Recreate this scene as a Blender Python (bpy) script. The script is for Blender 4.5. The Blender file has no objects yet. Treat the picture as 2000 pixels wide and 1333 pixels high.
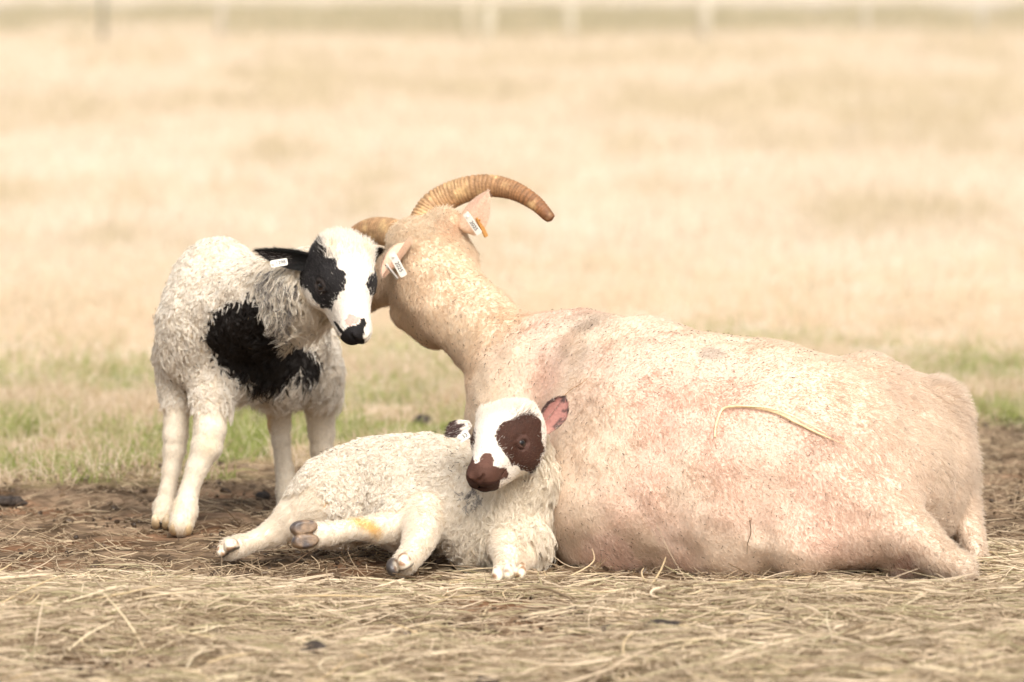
import bpy, math, random
import numpy as np
from mathutils import Vector
random.seed(7)
RNG = np.random.default_rng(11)
C = bpy.context.scene.collection
SC = bpy.context.scene

# ------------------------------------------------------------------ camera, light, exposure
CAM_H, FPX, HORIZ = 1.2, 10000.0, -60.0          # eye height (m), focal length in photo pixels, horizon row
cam_d = bpy.data.cameras.new('camera')
cam = bpy.data.objects.new('camera', cam_d); C.objects.link(cam)
cam.location = (0, 0, CAM_H); cam.rotation_euler = (math.radians(90), 0, 0)
cam_d.sensor_width = 36; cam_d.lens = 180
cam_d.shift_y = -(666.5 - HORIZ) / 2000.0
cam_d.clip_start = 0.1; cam_d.clip_end = 2000
cam_d.dof.use_dof = True; cam_d.dof.focus_distance = 10.35; cam_d.dof.aperture_fstop = 4.0
SC.camera = cam
SUN_EL, SUN_AZ = math.radians(46), math.radians(163)   # azimuth from +Y (away from camera) towards +X
w = bpy.data.worlds.new('World'); SC.world = w; w.use_nodes = True
nt = w.node_tree; nt.nodes.clear()
sky = nt.nodes.new('ShaderNodeTexSky'); sky.sky_type = 'NISHITA'; sky.sun_disc = False
sky.sun_elevation = SUN_EL; sky.sun_rotation = SUN_AZ; sky.dust_density = 6; sky.air_density = 1.0; sky.ozone_density = 1
hs = nt.nodes.new('ShaderNodeHueSaturation'); hs.inputs['Saturation'].default_value = 0.30
bg = nt.nodes.new('ShaderNodeBackground'); bg.inputs['Strength'].default_value = 0.15
wo = nt.nodes.new('ShaderNodeOutputWorld')
nt.links.new(sky.outputs[0], hs.inputs['Color']); nt.links.new(hs.outputs[0], bg.inputs[0]); nt.links.new(bg.outputs[0], wo.inputs[0])
sun_d = bpy.data.lights.new('sun', 'SUN'); sun_d.energy = 1.65; sun_d.angle = math.radians(45); sun_d.color = (1, 0.93, 0.86)
sun = bpy.data.objects.new('sun', sun_d); C.objects.link(sun)
sdir = Vector((math.sin(SUN_AZ) * math.cos(SUN_EL), math.cos(SUN_AZ) * math.cos(SUN_EL), math.sin(SUN_EL)))
sun.rotation_euler = (-sdir).to_track_quat('-Z', 'Y').to_euler()
sun.location = sdir * 30
SC.view_settings.view_transform = 'Standard'; SC.view_settings.look = 'None'
SC.view_settings.exposure = 0.52; SC.view_settings.gamma = 1
SC.render.engine = 'CYCLES'
SC.cycles.max_bounces = 8; SC.cycles.diffuse_bounces = 5; SC.cycles.transmission_bounces = 4
SC.cycles.use_denoising = True
SC.cycles_curves.shape = 'RIBBONS'

# ------------------------------------------------------------------ numeric helpers
def P(px, py, dr):
    """world point seen at photo pixel (px, py) at depth 10 + dr metres"""
    d = 10.0 + dr
    return np.array([(px - 1000) / FPX * d, d, CAM_H - (py - HORIZ) / FPX * d])
def proj(p):
    return 1000 + p[:, 0] / p[:, 1] * FPX, HORIZ + (CAM_H - p[:, 2]) / p[:, 1] * FPX
def unit(v):
    v = np.asarray(v, float)
    return v / (np.linalg.norm(v, axis=-1, keepdims=True) + 1e-12)
def sstep(a, b, x):
    t = np.clip((x - a) / (b - a), 0, 1)
    return t * t * (3 - 2 * t)
def lerp(a, b, t): return a + (b - a) * t
def _h(ix, iy, iz, seed):
    n = (ix.astype(np.int64) * 374761393 + iy.astype(np.int64) * 668265263 + iz.astype(np.int64) * 2147483647 + seed * 974634777) & 0xFFFFFFFF
    n = ((n ^ (n >> 13)) * 1274126177) & 0xFFFFFFFF
    n = ((n ^ (n >> 16)) * 2246822519) & 0xFFFFFFFF
    return ((n ^ (n >> 15)) & 0xFFFFFF) / float(0xFFFFFF)
def vnoise(p, scale, seed=0):
    """value noise 0..1 at points p (N,3) with feature size `scale`"""
    q = np.asarray(p, float) / scale
    i = np.floor(q); f = q - i; f = f * f * (3 - 2 * f)
    i = i.astype(np.int64)
    r = 0
    for dx in (0, 1):
        wx = f[:, 0] if dx else 1 - f[:, 0]
        for dy in (0, 1):
            wy = f[:, 1] if dy else 1 - f[:, 1]
            for dz in (0, 1):
                wz = f[:, 2] if dz else 1 - f[:, 2]
                r = r + wx * wy * wz * _h(i[:, 0] + dx, i[:, 1] + dy, i[:, 2] + dz, seed)
    return r
def fbm(p, scale, seed=0, n=3):
    r, a, t = 0, 1.0, 0
    for k in range(n):
        r = r + a * vnoise(p, scale / 2 ** k, seed + k * 17); t += a; a *= 0.5
    return r / t
def polydist(px, py, poly):
    """signed distance (positive inside) in photo pixels to a polygon"""
    poly = np.asarray(poly, float)
    d = np.full(px.shape, 1e9); ins = np.zeros(px.shape, bool)
    for k in range(len(poly)):
        a, b = poly[k], poly[(k + 1) % len(poly)]
        ex, ey = b - a
        t = np.clip(((px - a[0]) * ex + (py - a[1]) * ey) / (ex * ex + ey * ey + 1e-9), 0, 1)
        d = np.minimum(d, np.hypot(px - a[0] - t * ex, py - a[1] - t * ey))
        c = ((a[1] > py) != (b[1] > py)) & (px < ex * (py - a[1]) / (ey + 1e-12) + a[0])
        ins ^= c
    return np.where(ins, d, -d)

# ------------------------------------------------------------------ signed distance bodies
def smin(a, b, k):
    h = np.clip(0.5 + 0.5 * (b - a) / k, 0, 1)
    return b + (a - b) * h - k * h * (1 - h)
class Body:
    def __init__(s): s.pr = []
    def cone(s, a, b, ra, rb, k=.03, g='body', carve=False): s.pr.append(('c', np.asarray(a, float), np.asarray(b, float), ra, rb, k, g, carve, None))
    def ell(s, c, r, k=.03, g='body', carve=False, R=None): s.pr.append(('e', np.asarray(c, float), np.asarray(r, float), 0, 0, k, g, carve, R))
    def chain(s, pts, k=.03, g='body'):
        q = [(P(*a[:3]), a[3] / FPX * (10 + a[2])) for a in pts]
        s.pr.append(('n', q, None, 0, 0, k, g, False, None))
    def ball(s, px, py, dr, r, k=.04, g='body', sc=(1, 1, 1)):
        rr = r / FPX * (10 + dr)
        s.ell(P(px, py, dr), np.array(sc) * rr, k, g)
    def one(s, q, p):
        t, a, b, ra, rb, k, g, cv, R = q
        if t == 'n':                                     # limb: round cones end to end, one tapering tube
            d = None
            for (u, ru), (v_, rv) in zip(a[:-1], a[1:]):
                e = s.one(('c', u, v_, ru, rv, 0, g, False, None), p)
                d = e if d is None else smin(d, e, .007)
            return d
        if t == 'c':
            ba = b - a; pa = p - a
            h = np.clip(pa @ ba / (ba @ ba + 1e-12), 0, 1)
            return np.linalg.norm(pa - h[:, None] * ba, axis=1) - (ra + (rb - ra) * h)
        v = p - a
        if R is not None: v = v @ R
        k0 = np.linalg.norm(v / b, axis=1); k1 = np.linalg.norm(v / (b * b), axis=1)
        return k0 * (k0 - 1) / (k1 + 1e-9)
    def __call__(s, p, group=None):
        d = None
        for q in s.pr:
            if group is not None and (q[6] not in group or q[7]): continue
            e = s.one(q, p)
            if d is None: d = e
            elif q[7]: d = -smin(-d, e, q[5])
            else: d = smin(d, e, q[5])
        return d
def sdf_mesh(f, lo, hi, h):
    """surface nets on a sparse grid -> verts, quads"""
    B = 4
    n = np.ceil((np.asarray(hi) - lo) / (h * B)).astype(int)
    N = n * B + 1
    cc = np.stack(np.meshgrid(*[lo[i] + (np.arange(n[i]) + .5) * B * h for i in range(3)], indexing='ij'), -1).reshape(-1, 3)
    fc = np.concatenate([f(x) for x in np.array_split(cc, max(1, len(cc) // 200000))])
    act = np.abs(fc) < B * h * 1.5
    F = np.full(tuple(N), 1.0, np.float32)
    big = np.repeat(np.repeat(np.repeat(fc.reshape(n), B, 0), B, 1), B, 2)
    F[:-1, :-1, :-1] = big
    ai = np.argwhere(act.reshape(n))
    o = np.stack(np.meshgrid(*[np.arange(B + 1)] * 3, indexing='ij'), -1).reshape(-1, 3)
    for ch in np.array_split(ai, max(1, len(ai) // 2500)):
        idx = (ch[:, None, :] * B + o[None]).reshape(-1, 3)
        F[idx[:, 0], idx[:, 1], idx[:, 2]] = f(lo + idx * h)
    F[-1] = 1; F[:, -1] = 1; F[:, :, -1] = 1; F[0] = 1; F[:, 0] = 1; F[:, :, 0] = 1
    S = F < 0
    c8 = [S[a:S.shape[0] - 1 + a, b:S.shape[1] - 1 + b, c:S.shape[2] - 1 + c] for a in (0, 1) for b in (0, 1) for c in (0, 1)]
    cnt = sum(x.astype(np.int8) for x in c8)
    cells = np.argwhere((cnt > 0) & (cnt < 8))
    vid = np.full(cnt.shape, -1, np.int64); vid[cells[:, 0], cells[:, 1], cells[:, 2]] = np.arange(len(cells))
    cor = [(a, b, c) for a in (0, 1) for b in (0, 1) for c in (0, 1)]
    V = np.stack([F[cells[:, 0] + a, cells[:, 1] + b, cells[:, 2] + c] for a, b, c in cor], 1)
    acc = np.zeros((len(cells), 3)); wt = np.zeros(len(cells))
    for i, ca in enumerate(cor):
        for j, cb in enumerate(cor):
            if j > i and sum(abs(x - y) for x, y in zip(ca, cb)) == 1:
                m = (V[:, i] < 0) != (V[:, j] < 0)
                t = V[:, i] / np.where(m, V[:, i] - V[:, j], 1)
                pt = np.array(ca)[None] + t[:, None] * (np.array(cb) - np.array(ca))[None]
                acc[m] += pt[m]; wt[m] += 1
    verts = lo + (cells + acc / wt[:, None]) * h
    quads = []
    for ax in range(3):
        u, v = (ax + 1) % 3, (ax + 2) % 3
        sl0 = [slice(None)] * 3; sl1 = [slice(None)] * 3
        sl0[ax] = slice(0, -1); sl1[ax] = slice(1, None)
        a, b = S[tuple(sl0)], S[tuple(sl1)]
        for flip, m in ((False, a & ~b), (True, ~a & b)):
            e = np.argwhere(m)
            if not len(e): continue
            e = e[(e[:, u] > 0) & (e[:, v] > 0) & (e[:, u] < N[u] - 1) & (e[:, v] < N[v] - 1)]
            def cell(du, dv):
                x = e.copy(); x[:, u] += du; x[:, v] += dv
                return vid[x[:, 0], x[:, 1], x[:, 2]]
            q = np.stack([cell(-1, -1), cell(0, -1), cell(0, 0), cell(-1, 0)], 1)
            quads.append(q[:, ::-1] if flip else q)
    return verts, np.concatenate(quads)
def np_mesh(name, verts, faces, mat, parent=None, col=None, smooth=True):
    verts = np.asarray(verts, np.float32); faces = np.asarray(faces, np.int32)
    me = bpy.data.meshes.new(name)
    k = faces.shape[1]
    me.vertices.add(len(verts)); me.vertices.foreach_set('co', verts.ravel())
    me.loops.add(faces.size); me.loops.foreach_set('vertex_index', faces.ravel())
    me.polygons.add(len(faces)); me.polygons.foreach_set('loop_start', np.arange(0, faces.size, k, dtype=np.int32))
    if smooth: me.polygons.foreach_set('use_smooth', np.ones(len(faces), bool))
    me.update(calc_edges=True); me.validate()
    if col is not None:
        at = me.color_attributes.new('col', 'FLOAT_COLOR', 'POINT')
        at.data.foreach_set('color', np.concatenate([col, np.ones((len(col), 1))], 1).astype(np.float32).ravel())
    me.materials.append(mat)
    o = bpy.data.objects.new(name, me); C.objects.link(o)
    if parent is not None:
        o.parent = parent; o.matrix_parent_inverse = parent.matrix_world.inverted()
    return o
def vnormals(verts, quads):
    fn = np.cross(verts[quads[:, 2]] - verts[quads[:, 0]], verts[quads[:, 3]] - verts[quads[:, 1]])
    vn = np.zeros_like(verts)
    for k in range(4): np.add.at(vn, quads[:, k], fn)
    return unit(vn)
def curves_obj(name, pts, rad, col, mat, parent=None):
    """pts (N,K,3), rad (N,K), col (N,3) -> one hair-curves object"""
    N, K = pts.shape[:2]
    cu = bpy.data.hair_curves.new(name)
    cu.add_curves([K] * N)
    cu.attributes['position'].data.foreach_set('vector', pts.astype(np.float32).ravel()) if 'position' in cu.attributes else cu.points.foreach_set('position', pts.astype(np.float32).ravel())
    ra = cu.attributes.get('radius') or cu.attributes.new('radius', 'FLOAT', 'POINT')
    ra.data.foreach_set('value', rad.astype(np.float32).ravel())
    ca = cu.attributes.new('col', 'FLOAT_COLOR', 'CURVE')
    ca.data.foreach_set('color', np.concatenate([col, np.ones((N, 1))], 1).astype(np.float32).ravel())
    cu.materials.append(mat)
    o = bpy.data.objects.new(name, cu); C.objects.link(o)
    if parent is not None:
        o.parent = parent; o.matrix_parent_inverse = parent.matrix_world.inverted()
    return o
def tag(o, label=None, cat=None, group=None, kind=None):
    if label: o['label'] = label
    if cat: o['category'] = cat
    if group: o['group'] = group
    if kind: o['kind'] = kind
    return o
def empty(name, loc):
    o = bpy.data.objects.new(name, None); C.objects.link(o); o.location = loc
    o.empty_display_size = .1
    bpy.context.view_layer.update()
    return o

# ------------------------------------------------------------------ materials
def mat_attr(name, rough=.8, spec=.2, noise=0.0, nscale=200, bump=0.0, bscale=300, sss=0.0, coat=0.0):
    m = bpy.data.materials.new(name); m.use_nodes = True
    t = m.node_tree; b = t.nodes['Principled BSDF']
    a = t.nodes.new('ShaderNodeAttribute'); a.attribute_name = 'col'
    src = a.outputs['Color']
    tc = t.nodes.new('ShaderNodeTexCoord')
    if noise > 0:
        n = t.nodes.new('ShaderNodeTexNoise'); n.inputs['Scale'].default_value = nscale; n.inputs['Detail'].default_value = 4
        t.links.new(tc.outputs['Object'], n.inputs['Vector'])
        mr = t.nodes.new('ShaderNodeMapRange'); mr.inputs[1].default_value = .3; mr.inputs[2].default_value = .7
        mr.inputs[3].default_value = 1 - noise; mr.inputs[4].default_value = 1 + noise
        t.links.new(n.outputs['Fac'], mr.inputs[0])
        mx = t.nodes.new('ShaderNodeVectorMath'); mx.operation = 'SCALE'
        t.links.new(src, mx.inputs[0]); t.links.new(mr.outputs[0], mx.inputs['Scale'])
        src = mx.outputs[0]
    t.links.new(src, b.inputs['Base Color'])
    if bump > 0:
        n2 = t.nodes.new('ShaderNodeTexNoise'); n2.inputs['Scale'].default_value = bscale; n2.inputs['Detail'].default_value = 5
        t.links.new(tc.outputs['Object'], n2.inputs['Vector'])
        bp = t.nodes.new('ShaderNodeBump'); bp.inputs['Strength'].default_value = bump; bp.inputs['Distance'].default_value = .01
        t.links.new(n2.outputs['Fac'], bp.inputs['Height']); t.links.new(bp.outputs[0], b.inputs['Normal'])
    b.inputs['Roughness'].default_value = rough; b.inputs['Specular IOR Level'].default_value = spec
    if coat: b.inputs['Coat Weight'].default_value = coat
    return m
def mat_hair(name, trans=.3, gloss=.0):
    m = bpy.data.materials.new(name); m.use_nodes = True
    t = m.node_tree; t.nodes.clear()
    a = t.nodes.new('ShaderNodeAttribute'); a.attribute_name = 'col'
    d = t.nodes.new('ShaderNodeBsdfDiffuse'); tr = t.nodes.new('ShaderNodeBsdfTranslucent')
    mx = t.nodes.new('ShaderNodeMixShader'); mx.inputs[0].default_value = trans
    o = t.nodes.new('ShaderNodeOutputMaterial')
    t.links.new(a.outputs['Color'], d.inputs[0]); t.links.new(a.outputs['Color'], tr.inputs[0])
    t.links.new(d.outputs[0], mx.inputs[1]); t.links.new(tr.outputs[0], mx.inputs[2])
    last = mx.outputs[0]
    if gloss:
        g = t.nodes.new('ShaderNodeBsdfAnisotropic'); g.inputs['Roughness'].default_value = .35
        g.inputs[0].default_value = (1, .97, .92, 1)
        m2 = t.nodes.new('ShaderNodeMixShader'); m2.inputs[0].default_value = gloss
        t.links.new(last, m2.inputs[1]); t.links.new(g.outputs[0], m2.inputs[2]); last = m2.outputs[0]
    t.links.new(last, o.inputs[0])
    return m
def mat_plain(name, col, rough=.6, spec=.4):
    m = bpy.data.materials.new(name); m.use_nodes = True
    b = m.node_tree.nodes['Principled BSDF']
    b.inputs['Base Color'].default_value = (*col, 1); b.inputs['Roughness'].default_value = rough; b.inputs['Specular IOR Level'].default_value = spec
    return m
M_SKIN = mat_attr('sheep_skin', .75, .2, .10, 160, .25, 400)
M_WOOL = mat_hair('wool_fibre', .35, .02)
M_COAT = mat_hair('short_coat_fibre', .35, .03)
M_HAY = mat_hair('dry_stalk', .25, .03)
M_GRASS = mat_hair('grass_blade', .35, .0)
M_GROUND = mat_attr('soil', .95, .1, .35, 45, .8, 60)
M_HORN = mat_attr('ridged_horn', .5, .35, .22, 90, .3, 260)
M_HOOF = mat_attr('hoof_horn', .32, .5, .25, 120, .2, 300)
M_EAR = mat_attr('ear_skin', .7, .25, .15, 220, .2, 400)
M_EYE = mat_attr('wet_eye', .16, .4)
M_TAG = mat_plain('white_tag_plastic', (.72, .69, .62), .35, .4)
M_INK = mat_plain('tag_ink', (.03, .03, .03), .6, .2)
M_DUNG = mat_attr('dried_dung', .7, .2, .3, 150, .6, 200)
M_POST = mat_attr('weathered_post_wood', .85, .2, .2, 12, .3, 30)
M_STRAW = mat_attr('straw_stalk_skin', .55, .3, .15, 300, .15, 500)

# ------------------------------------------------------------------ ground
def hay_amount(x, d):
    """0..1: how much loose hay lies here"""
    p = np.stack([x, d, np.zeros_like(x)], 1)
    n = fbm(p, .35, 3, 4) - .5; n2 = fbm(p, .9, 9) - .5
    edge = 9.84 + .02 * sstep(.10, .85, x) + .02 * np.sin(x * 6) + n * 1.0
    a = sstep(.42, -.22, d - edge)
    hole = sstep(.55, .68, fbm(p, .34, 41))            # patches of bare soil show through
    a = a * (1 - .88 * hole)
    a = np.maximum(a, sstep(.86, 1.0, x) * sstep(11.0, 10.5, d + n * .4) * .9)
    return a
def height(x, d):
    p = np.stack([x, d, np.zeros_like(x)], 1)
    near = sstep(40, 15, d)
    h = (fbm(p, .16, 5, 4) - .5) * .030 * near + (fbm(p, .035, 15, 2) - .5) * .010 * near + (fbm(p, .7, 6, 2) - .5) * .03 * near
    h = h + (fbm(p, 6, 8, 2) - .5) * .22 * sstep(14, 30, d)
    h = h + hay_amount(x, d) * (.004 + .085 * (fbm(p, .26, 21, 3) - .38) * (.25 + .75 * sstep(9.95, 9.55, d))) * sstep(12.5, 11, d)
    return h - .006
def ground():
    dn = np.concatenate([np.linspace(-40, 7, 12), np.arange(7.3, 13.0, .02), np.geomspace(13.0, 900, 170)])
    xa = np.concatenate([np.arange(0, 1.5, .02), np.geomspace(1.5, 600, 60)])
    xn = np.concatenate([-xa[:0:-1], xa])
    X, D = np.meshgrid(xn, dn)
    x, d = X.ravel(), D.ravel()
    # keep columns denser with distance: nothing far away needs 2 cm
    z = height(x, d)
    v = np.stack([x, d, z], 1)
    nx, nd = len(xn), len(dn)
    i = np.arange(nx * nd).reshape(nd, nx)
    q = np.stack([i[:-1, :-1].ravel(), i[:-1, 1:].ravel(), i[1:, 1:].ravel(), i[1:, :-1].ravel()], 1)
    return v, q
def ground_col(x, d):
    p = np.stack([x, d, np.zeros_like(x)], 1)
    n = fbm(p, .5, 31); n3 = fbm(p, .09, 33, 3)
    dirt = lerp(np.array([.070, .044, .024]), np.array([.27, .185, .115]), sstep(.28, .68, n3)[:, None])
    dirt = lerp(dirt, np.array([.055, .035, .02]), sstep(.58, .72, fbm(p, .04, 34, 2))[:, None] * .7)
    dirt = lerp(dirt, np.array([.13, .085, .045]), hay_amount(x, d)[:, None] * .6)
    dirt = lerp(dirt, np.array([.25, .12, .06]), (sstep(.6, .75, fbm(p, .3, 77)) * .5)[:, None])
    turf = lerp(np.array([.27, .20, .105]), np.array([.17, .17, .06]), sstep(.42, .62, fbm(p, .35, 35))[:, None])
    far = lerp(np.array([.62, .525, .405]), np.array([.53, .44, .315]), sstep(.45, .7, fbm(p * np.array([1, .35, 1]), .9, 36, 3))[:, None])
    c = lerp(dirt, turf, sstep(12.0, 12.35, d + (n - .5) * .9 - 1.5 * sstep(.75, 1.25, x))[:, None])
    c = lerp(c, far, sstep(13.6, 17.0, d + (n - .5) * 3)[:, None])
    big = fbm(p * np.array([1, .25, 1]), 5.0, 51, 3)
    c = lerp(c, np.array([.46, .40, .23]), (sstep(.55, .75, big) * sstep(16, 22, d) * .10)[:, None])
    # far off: a greenish ditch bank and a grey track before the last field
    c = lerp(c, np.array([.50, .43, .31]), (sstep(82, 104, d + (big - .5) * 90) * sstep(150, 120, d) * .75)[:, None])
    c = lerp(c, np.array([.44, .38, .33]), (sstep(132, 142, d) * sstep(176, 164, d) * .8)[:, None])
    return c
gv, gq = ground()
tag(np_mesh("ground", gv, gq, M_GROUND, None, ground_col(gv[:, 0], gv[:, 1])), kind='structure')

# ------------------------------------------------------------------ hair
TOCAM = np.array([0, 0, CAM_H])
def sample(verts, quads, n, vals, nrm, rng):
    tri = np.concatenate([quads[:, [0, 1, 2]], quads[:, [0, 2, 3]]])
    ar = np.linalg.norm(np.cross(verts[tri[:, 1]] - verts[tri[:, 0]], verts[tri[:, 2]] - verts[tri[:, 0]]), axis=1)
    cen = verts[tri[:, 0]]
    fac = np.einsum('ij,ij->i', nrm[tri[:, 0]], unit(TOCAM - cen))
    ar = ar * np.where(fac > -.25, 1, np.where(fac > -.6, .35, .08)) * (cen[:, 2] > -.01)
    t = rng.choice(len(tri), n, p=ar / ar.sum())
    a, b = rng.random(n), rng.random(n)
    s = a + b > 1; a[s] = 1 - a[s]; b[s] = 1 - b[s]
    wts = np.stack([1 - a - b, a, b], 1)
    T = tri[t]
    out = [np.einsum('ij,ij...->i...', wts, x[T]) for x in (verts, nrm) + tuple(vals)]
    out[1] = unit(out[1])
    return out
def tangent(v, n):
    return unit(v - np.einsum('ij,ij->i', v, n)[:, None] * n)
def locks(c, n, flow, L, lean, curl, turns, per, spread, r0, rng, K=9, droop=.25):
    """wool locks: every clump centre c gets `per` fibres that wind together"""
    M = len(c)
    t = tangent(flow, n); s = np.cross(n, t)
    ang = rng.random(M) * 6.283
    t, s = t * np.cos(ang * .12)[:, None] + s * np.sin(ang * 1.0)[:, None] * .55, s
    t = unit(t); s = unit(np.cross(n, t))
    ph = rng.random(M) * 6.283; hand = np.where(rng.random(M) < .5, -1, 1)
    Lc = L * rng.uniform(.7, 1.25, M)
    rep = lambda x: np.repeat(x, per, axis=0)
    N = M * per
    o1, o2 = rng.normal(0, 1, N), rng.normal(0, 1, N)
    T, S_, Nn = rep(t), rep(s), rep(n)
    root = rep(c) + (T * o1[:, None] + S_ * o2[:, None]) * rep(spread)[:, None] - Nn * .003
    u = np.linspace(0, 1, K)[None, :]
    Lf = rep(Lc)[:, None] * rng.uniform(.8, 1.15, N)[:, None]
    le = rep(lean)[:, None] * (0.35 + .9 * u)
    along = Lf * u * np.sin(np.clip(le, 0, 1.45)); up = Lf * u * np.cos(np.clip(le, 0, 1.45))
    th = rep(ph)[:, None] + rng.normal(0, .35, N)[:, None] + rep(hand)[:, None] * 6.283 * rep(turns)[:, None] * u
    cr = rep(curl)[:, None] * np.sqrt(u) * rng.uniform(.75, 1.25, N)[:, None]
    sq = (1 - .55 * u)
    pts = root[:, None, :] + T[:, None] * (along + cr * np.cos(th) + (sq - 1) * (o1 * rep(spread))[:, None])[..., None] \
        + S_[:, None] * (cr * np.sin(th) + (sq - 1) * (o2 * rep(spread))[:, None])[..., None] + Nn[:, None] * (up + .3 * cr * (1 + np.cos(th * .9)))[..., None]
    pts[:, :, 2] -= droop * Lf * u ** 2
    rad = r0 * (1 - .65 * u ** 2) * rng.uniform(.7, 1.3, N)[:, None]
    return pts, rad * np.ones((N, K)), rep
def coat(c, n, flow, L, lean, r0, rng, K=4, jit=.35):
    M = len(c)
    t = tangent(flow + rng.normal(0, jit, (M, 3)), n)
    u = np.linspace(0, 1, K)[None, :]
    L = (L * rng.uniform(.6, 1.3, M))[:, None]
    le = (lean * rng.uniform(.85, 1.1, M))[:, None] * (.8 + .3 * u)
    pts = (c - n * .002)[:, None] + t[:, None] * (L * u * np.sin(le))[..., None] + n[:, None] * (L * u * np.cos(le))[..., None]
    rad = r0 * (1 - .7 * u) * rng.uniform(.7, 1.3, M)[:, None]
    return pts, rad * np.ones((M, K))
def resampleK(pts, rad, K):
    k = pts.shape[1]
    if k == K: return pts, rad
    x = np.linspace(0, k - 1, K); i = np.minimum(x.astype(int), k - 2); f = x - i
    return pts[:, i] * (1 - f)[None, :, None] + pts[:, i + 1] * f[None, :, None], rad[:, i] * (1 - f) + rad[:, i + 1] * f

# ------------------------------------------------------------------ small builders
def tube(path, rad, nseg=12, flat=1.0, up=(0, 0, 1), cap=True):
    """path (K,3), rad (K,) -> verts, quads; cross-section flattened along its second axis"""
    path = np.asarray(path, float); K = len(path); rad = np.broadcast_to(np.asarray(rad, float), (K,))
    tg = unit(np.gradient(path, axis=0))
    a = unit(np.cross(tg, np.asarray(up, float))); b = np.cross(a, tg)
    th = np.linspace(0, 2 * np.pi, nseg, endpoint=False)
    v = path[:, None] + rad[:, None, None] * (a[:, None] * np.cos(th)[None, :, None] + b[:, None] * np.sin(th)[None, :, None] * flat)
    v = v.reshape(-1, 3)
    i = np.arange(K * nseg).reshape(K, nseg); j = np.roll(i, -1, 1)
    q = np.stack([i[:-1].ravel(), j[:-1].ravel(), j[1:].ravel(), i[1:].ravel()], 1)
    if cap:
        n0 = len(v); v = np.concatenate([v, path[:1], path[-1:]])
        q = np.concatenate([q, np.stack([j[0], i[0], np.full(nseg, n0), np.full(nseg, n0)], 1), np.stack([i[-1], j[-1], np.full(nseg, n0 + 1), np.full(nseg, n0 + 1)], 1)])
    return v, q
def spline(pts, n):
    p = np.asarray(pts, float); K = len(p)
    pp = np.concatenate([2 * p[:1] - p[1:2], p, 2 * p[-1:] - p[-2:-1]])
    x = np.linspace(0, K - 1, n); i = np.minimum(x.astype(int), K - 2); f = (x - i)[:, None]
    a, b, c, d = pp[i], pp[i + 1], pp[i + 2], pp[i + 3]
    return .5 * (2 * b + (c - a) * f + (2 * a - 5 * b + 4 * c - d) * f ** 2 + (3 * b - a - 3 * c + d) * f ** 3)
def tri_fix(q):
    """tube caps are degenerate quads: split all into triangles, drop the empty ones"""
    t = np.concatenate([q[:, [0, 1, 2]], q[:, [0, 2, 3]]])
    return t[(t[:, 0] != t[:, 1]) & (t[:, 1] != t[:, 2]) & (t[:, 0] != t[:, 2])]
def ear_mesh(base, tip, face, width, cup=.35, bend=0.0, thick=.0025, n=18, m=13, peak=.42):
    """leaf-shaped cupped ear; `face` = direction the hollow looks"""
    base, tip = np.asarray(base), np.asarray(tip)
    ax = tip - base; L = np.linalg.norm(ax); ax = ax / L
    fc = np.asarray(face, float); fc = unit(fc - (fc @ ax) * ax); sd = np.cross(ax, fc)
    u = np.linspace(0, 1, n)[:, None]; v = np.linspace(-1, 1, m)[None, :]
    w_ = width * .5 * (np.clip(np.sin(np.pi * np.clip(u, 0, 1) ** (math.log(.5) / math.log(peak))), 0, 1) ** .7 * .9 + .34 * (1 - u) ** 1.5 + .01)
    ce = base + ax * (L * u)[..., None] + fc * (bend * L * u * u)[..., None]
    g = ce + sd * (w_ * v)[..., None] + fc * (cup * w_ * v * v)[..., None]
    front = g + fc * 0; nrm = fc
    back = g - fc * thick * (1.2 - v[..., None] ** 2)
    V = np.concatenate([front.reshape(-1, 3), back.reshape(-1, 3)])
    i = np.arange(n * m).reshape(n, m); o = n * m
    q = [np.stack([i[:-1, :-1].ravel(), i[:-1, 1:].ravel(), i[1:, 1:].ravel(), i[1:, :-1].ravel()], 1)]
    q.append(q[0][:, ::-1] + o)
    rim = np.concatenate([i[0, :], i[1:, -1], i[-1, -2::-1], i[-2:0, 0]])
    r2 = np.roll(rim, -1)
    q.append(np.stack([r2, rim, rim + o, r2 + o], 1))
    uu = np.broadcast_to(u, (n, m)).ravel(); vv = np.broadcast_to(v, (n, m)).ravel()
    return V, np.concatenate(q), np.concatenate([uu, uu]), np.concatenate([vv, vv]), np.repeat([0, 1], n * m)
def sphere_v(c, r, axis, n=16, m=24):
    """uv sphere whose pole looks along axis; returns verts, tris, angle from pole"""
    axis = unit(axis); a = unit(np.cross(axis, [0, 0, 1.0])); b = np.cross(axis, a)
    th = np.linspace(0, np.pi, n)[:, None]; ph = np.linspace(0, 2 * np.pi, m, endpoint=False)[None]
    d = axis * np.cos(th)[..., None] + a * (np.sin(th) * np.cos(ph))[..., None] + b * (np.sin(th) * np.sin(ph))[..., None]
    v = (np.asarray(c) + r * d).reshape(-1, 3)
    i = np.arange(n * m).reshape(n, m); j = np.roll(i, -1, 1)
    q = np.stack([i[:-1].ravel(), i[1:].ravel(), j[1:].ravel(), j[:-1].ravel()], 1)
    e = np.stack([(np.sin(th) * np.cos(ph)).ravel(), (np.sin(th) * np.sin(ph)).ravel(), np.broadcast_to(np.cos(th), (n, m)).ravel()], 1)
    return v, q, e
def eye(parent, c, r, axis, iris=(.05, .03, .018)):
    v, q, e = sphere_v(c, r, axis)
    rr = np.hypot(e[:, 0], e[:, 1]); fr = e[:, 2] > 0
    col = np.tile(np.array([.06, .042, .035]), (len(v), 1))
    col[fr & (rr < .8)] = iris
    col[fr & (np.abs(e[:, 1]) < .22) & (np.abs(e[:, 0]) < .5)] = (.006, .005, .005)
    return np_mesh('eye', v, q, M_EYE, parent, col)
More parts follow.
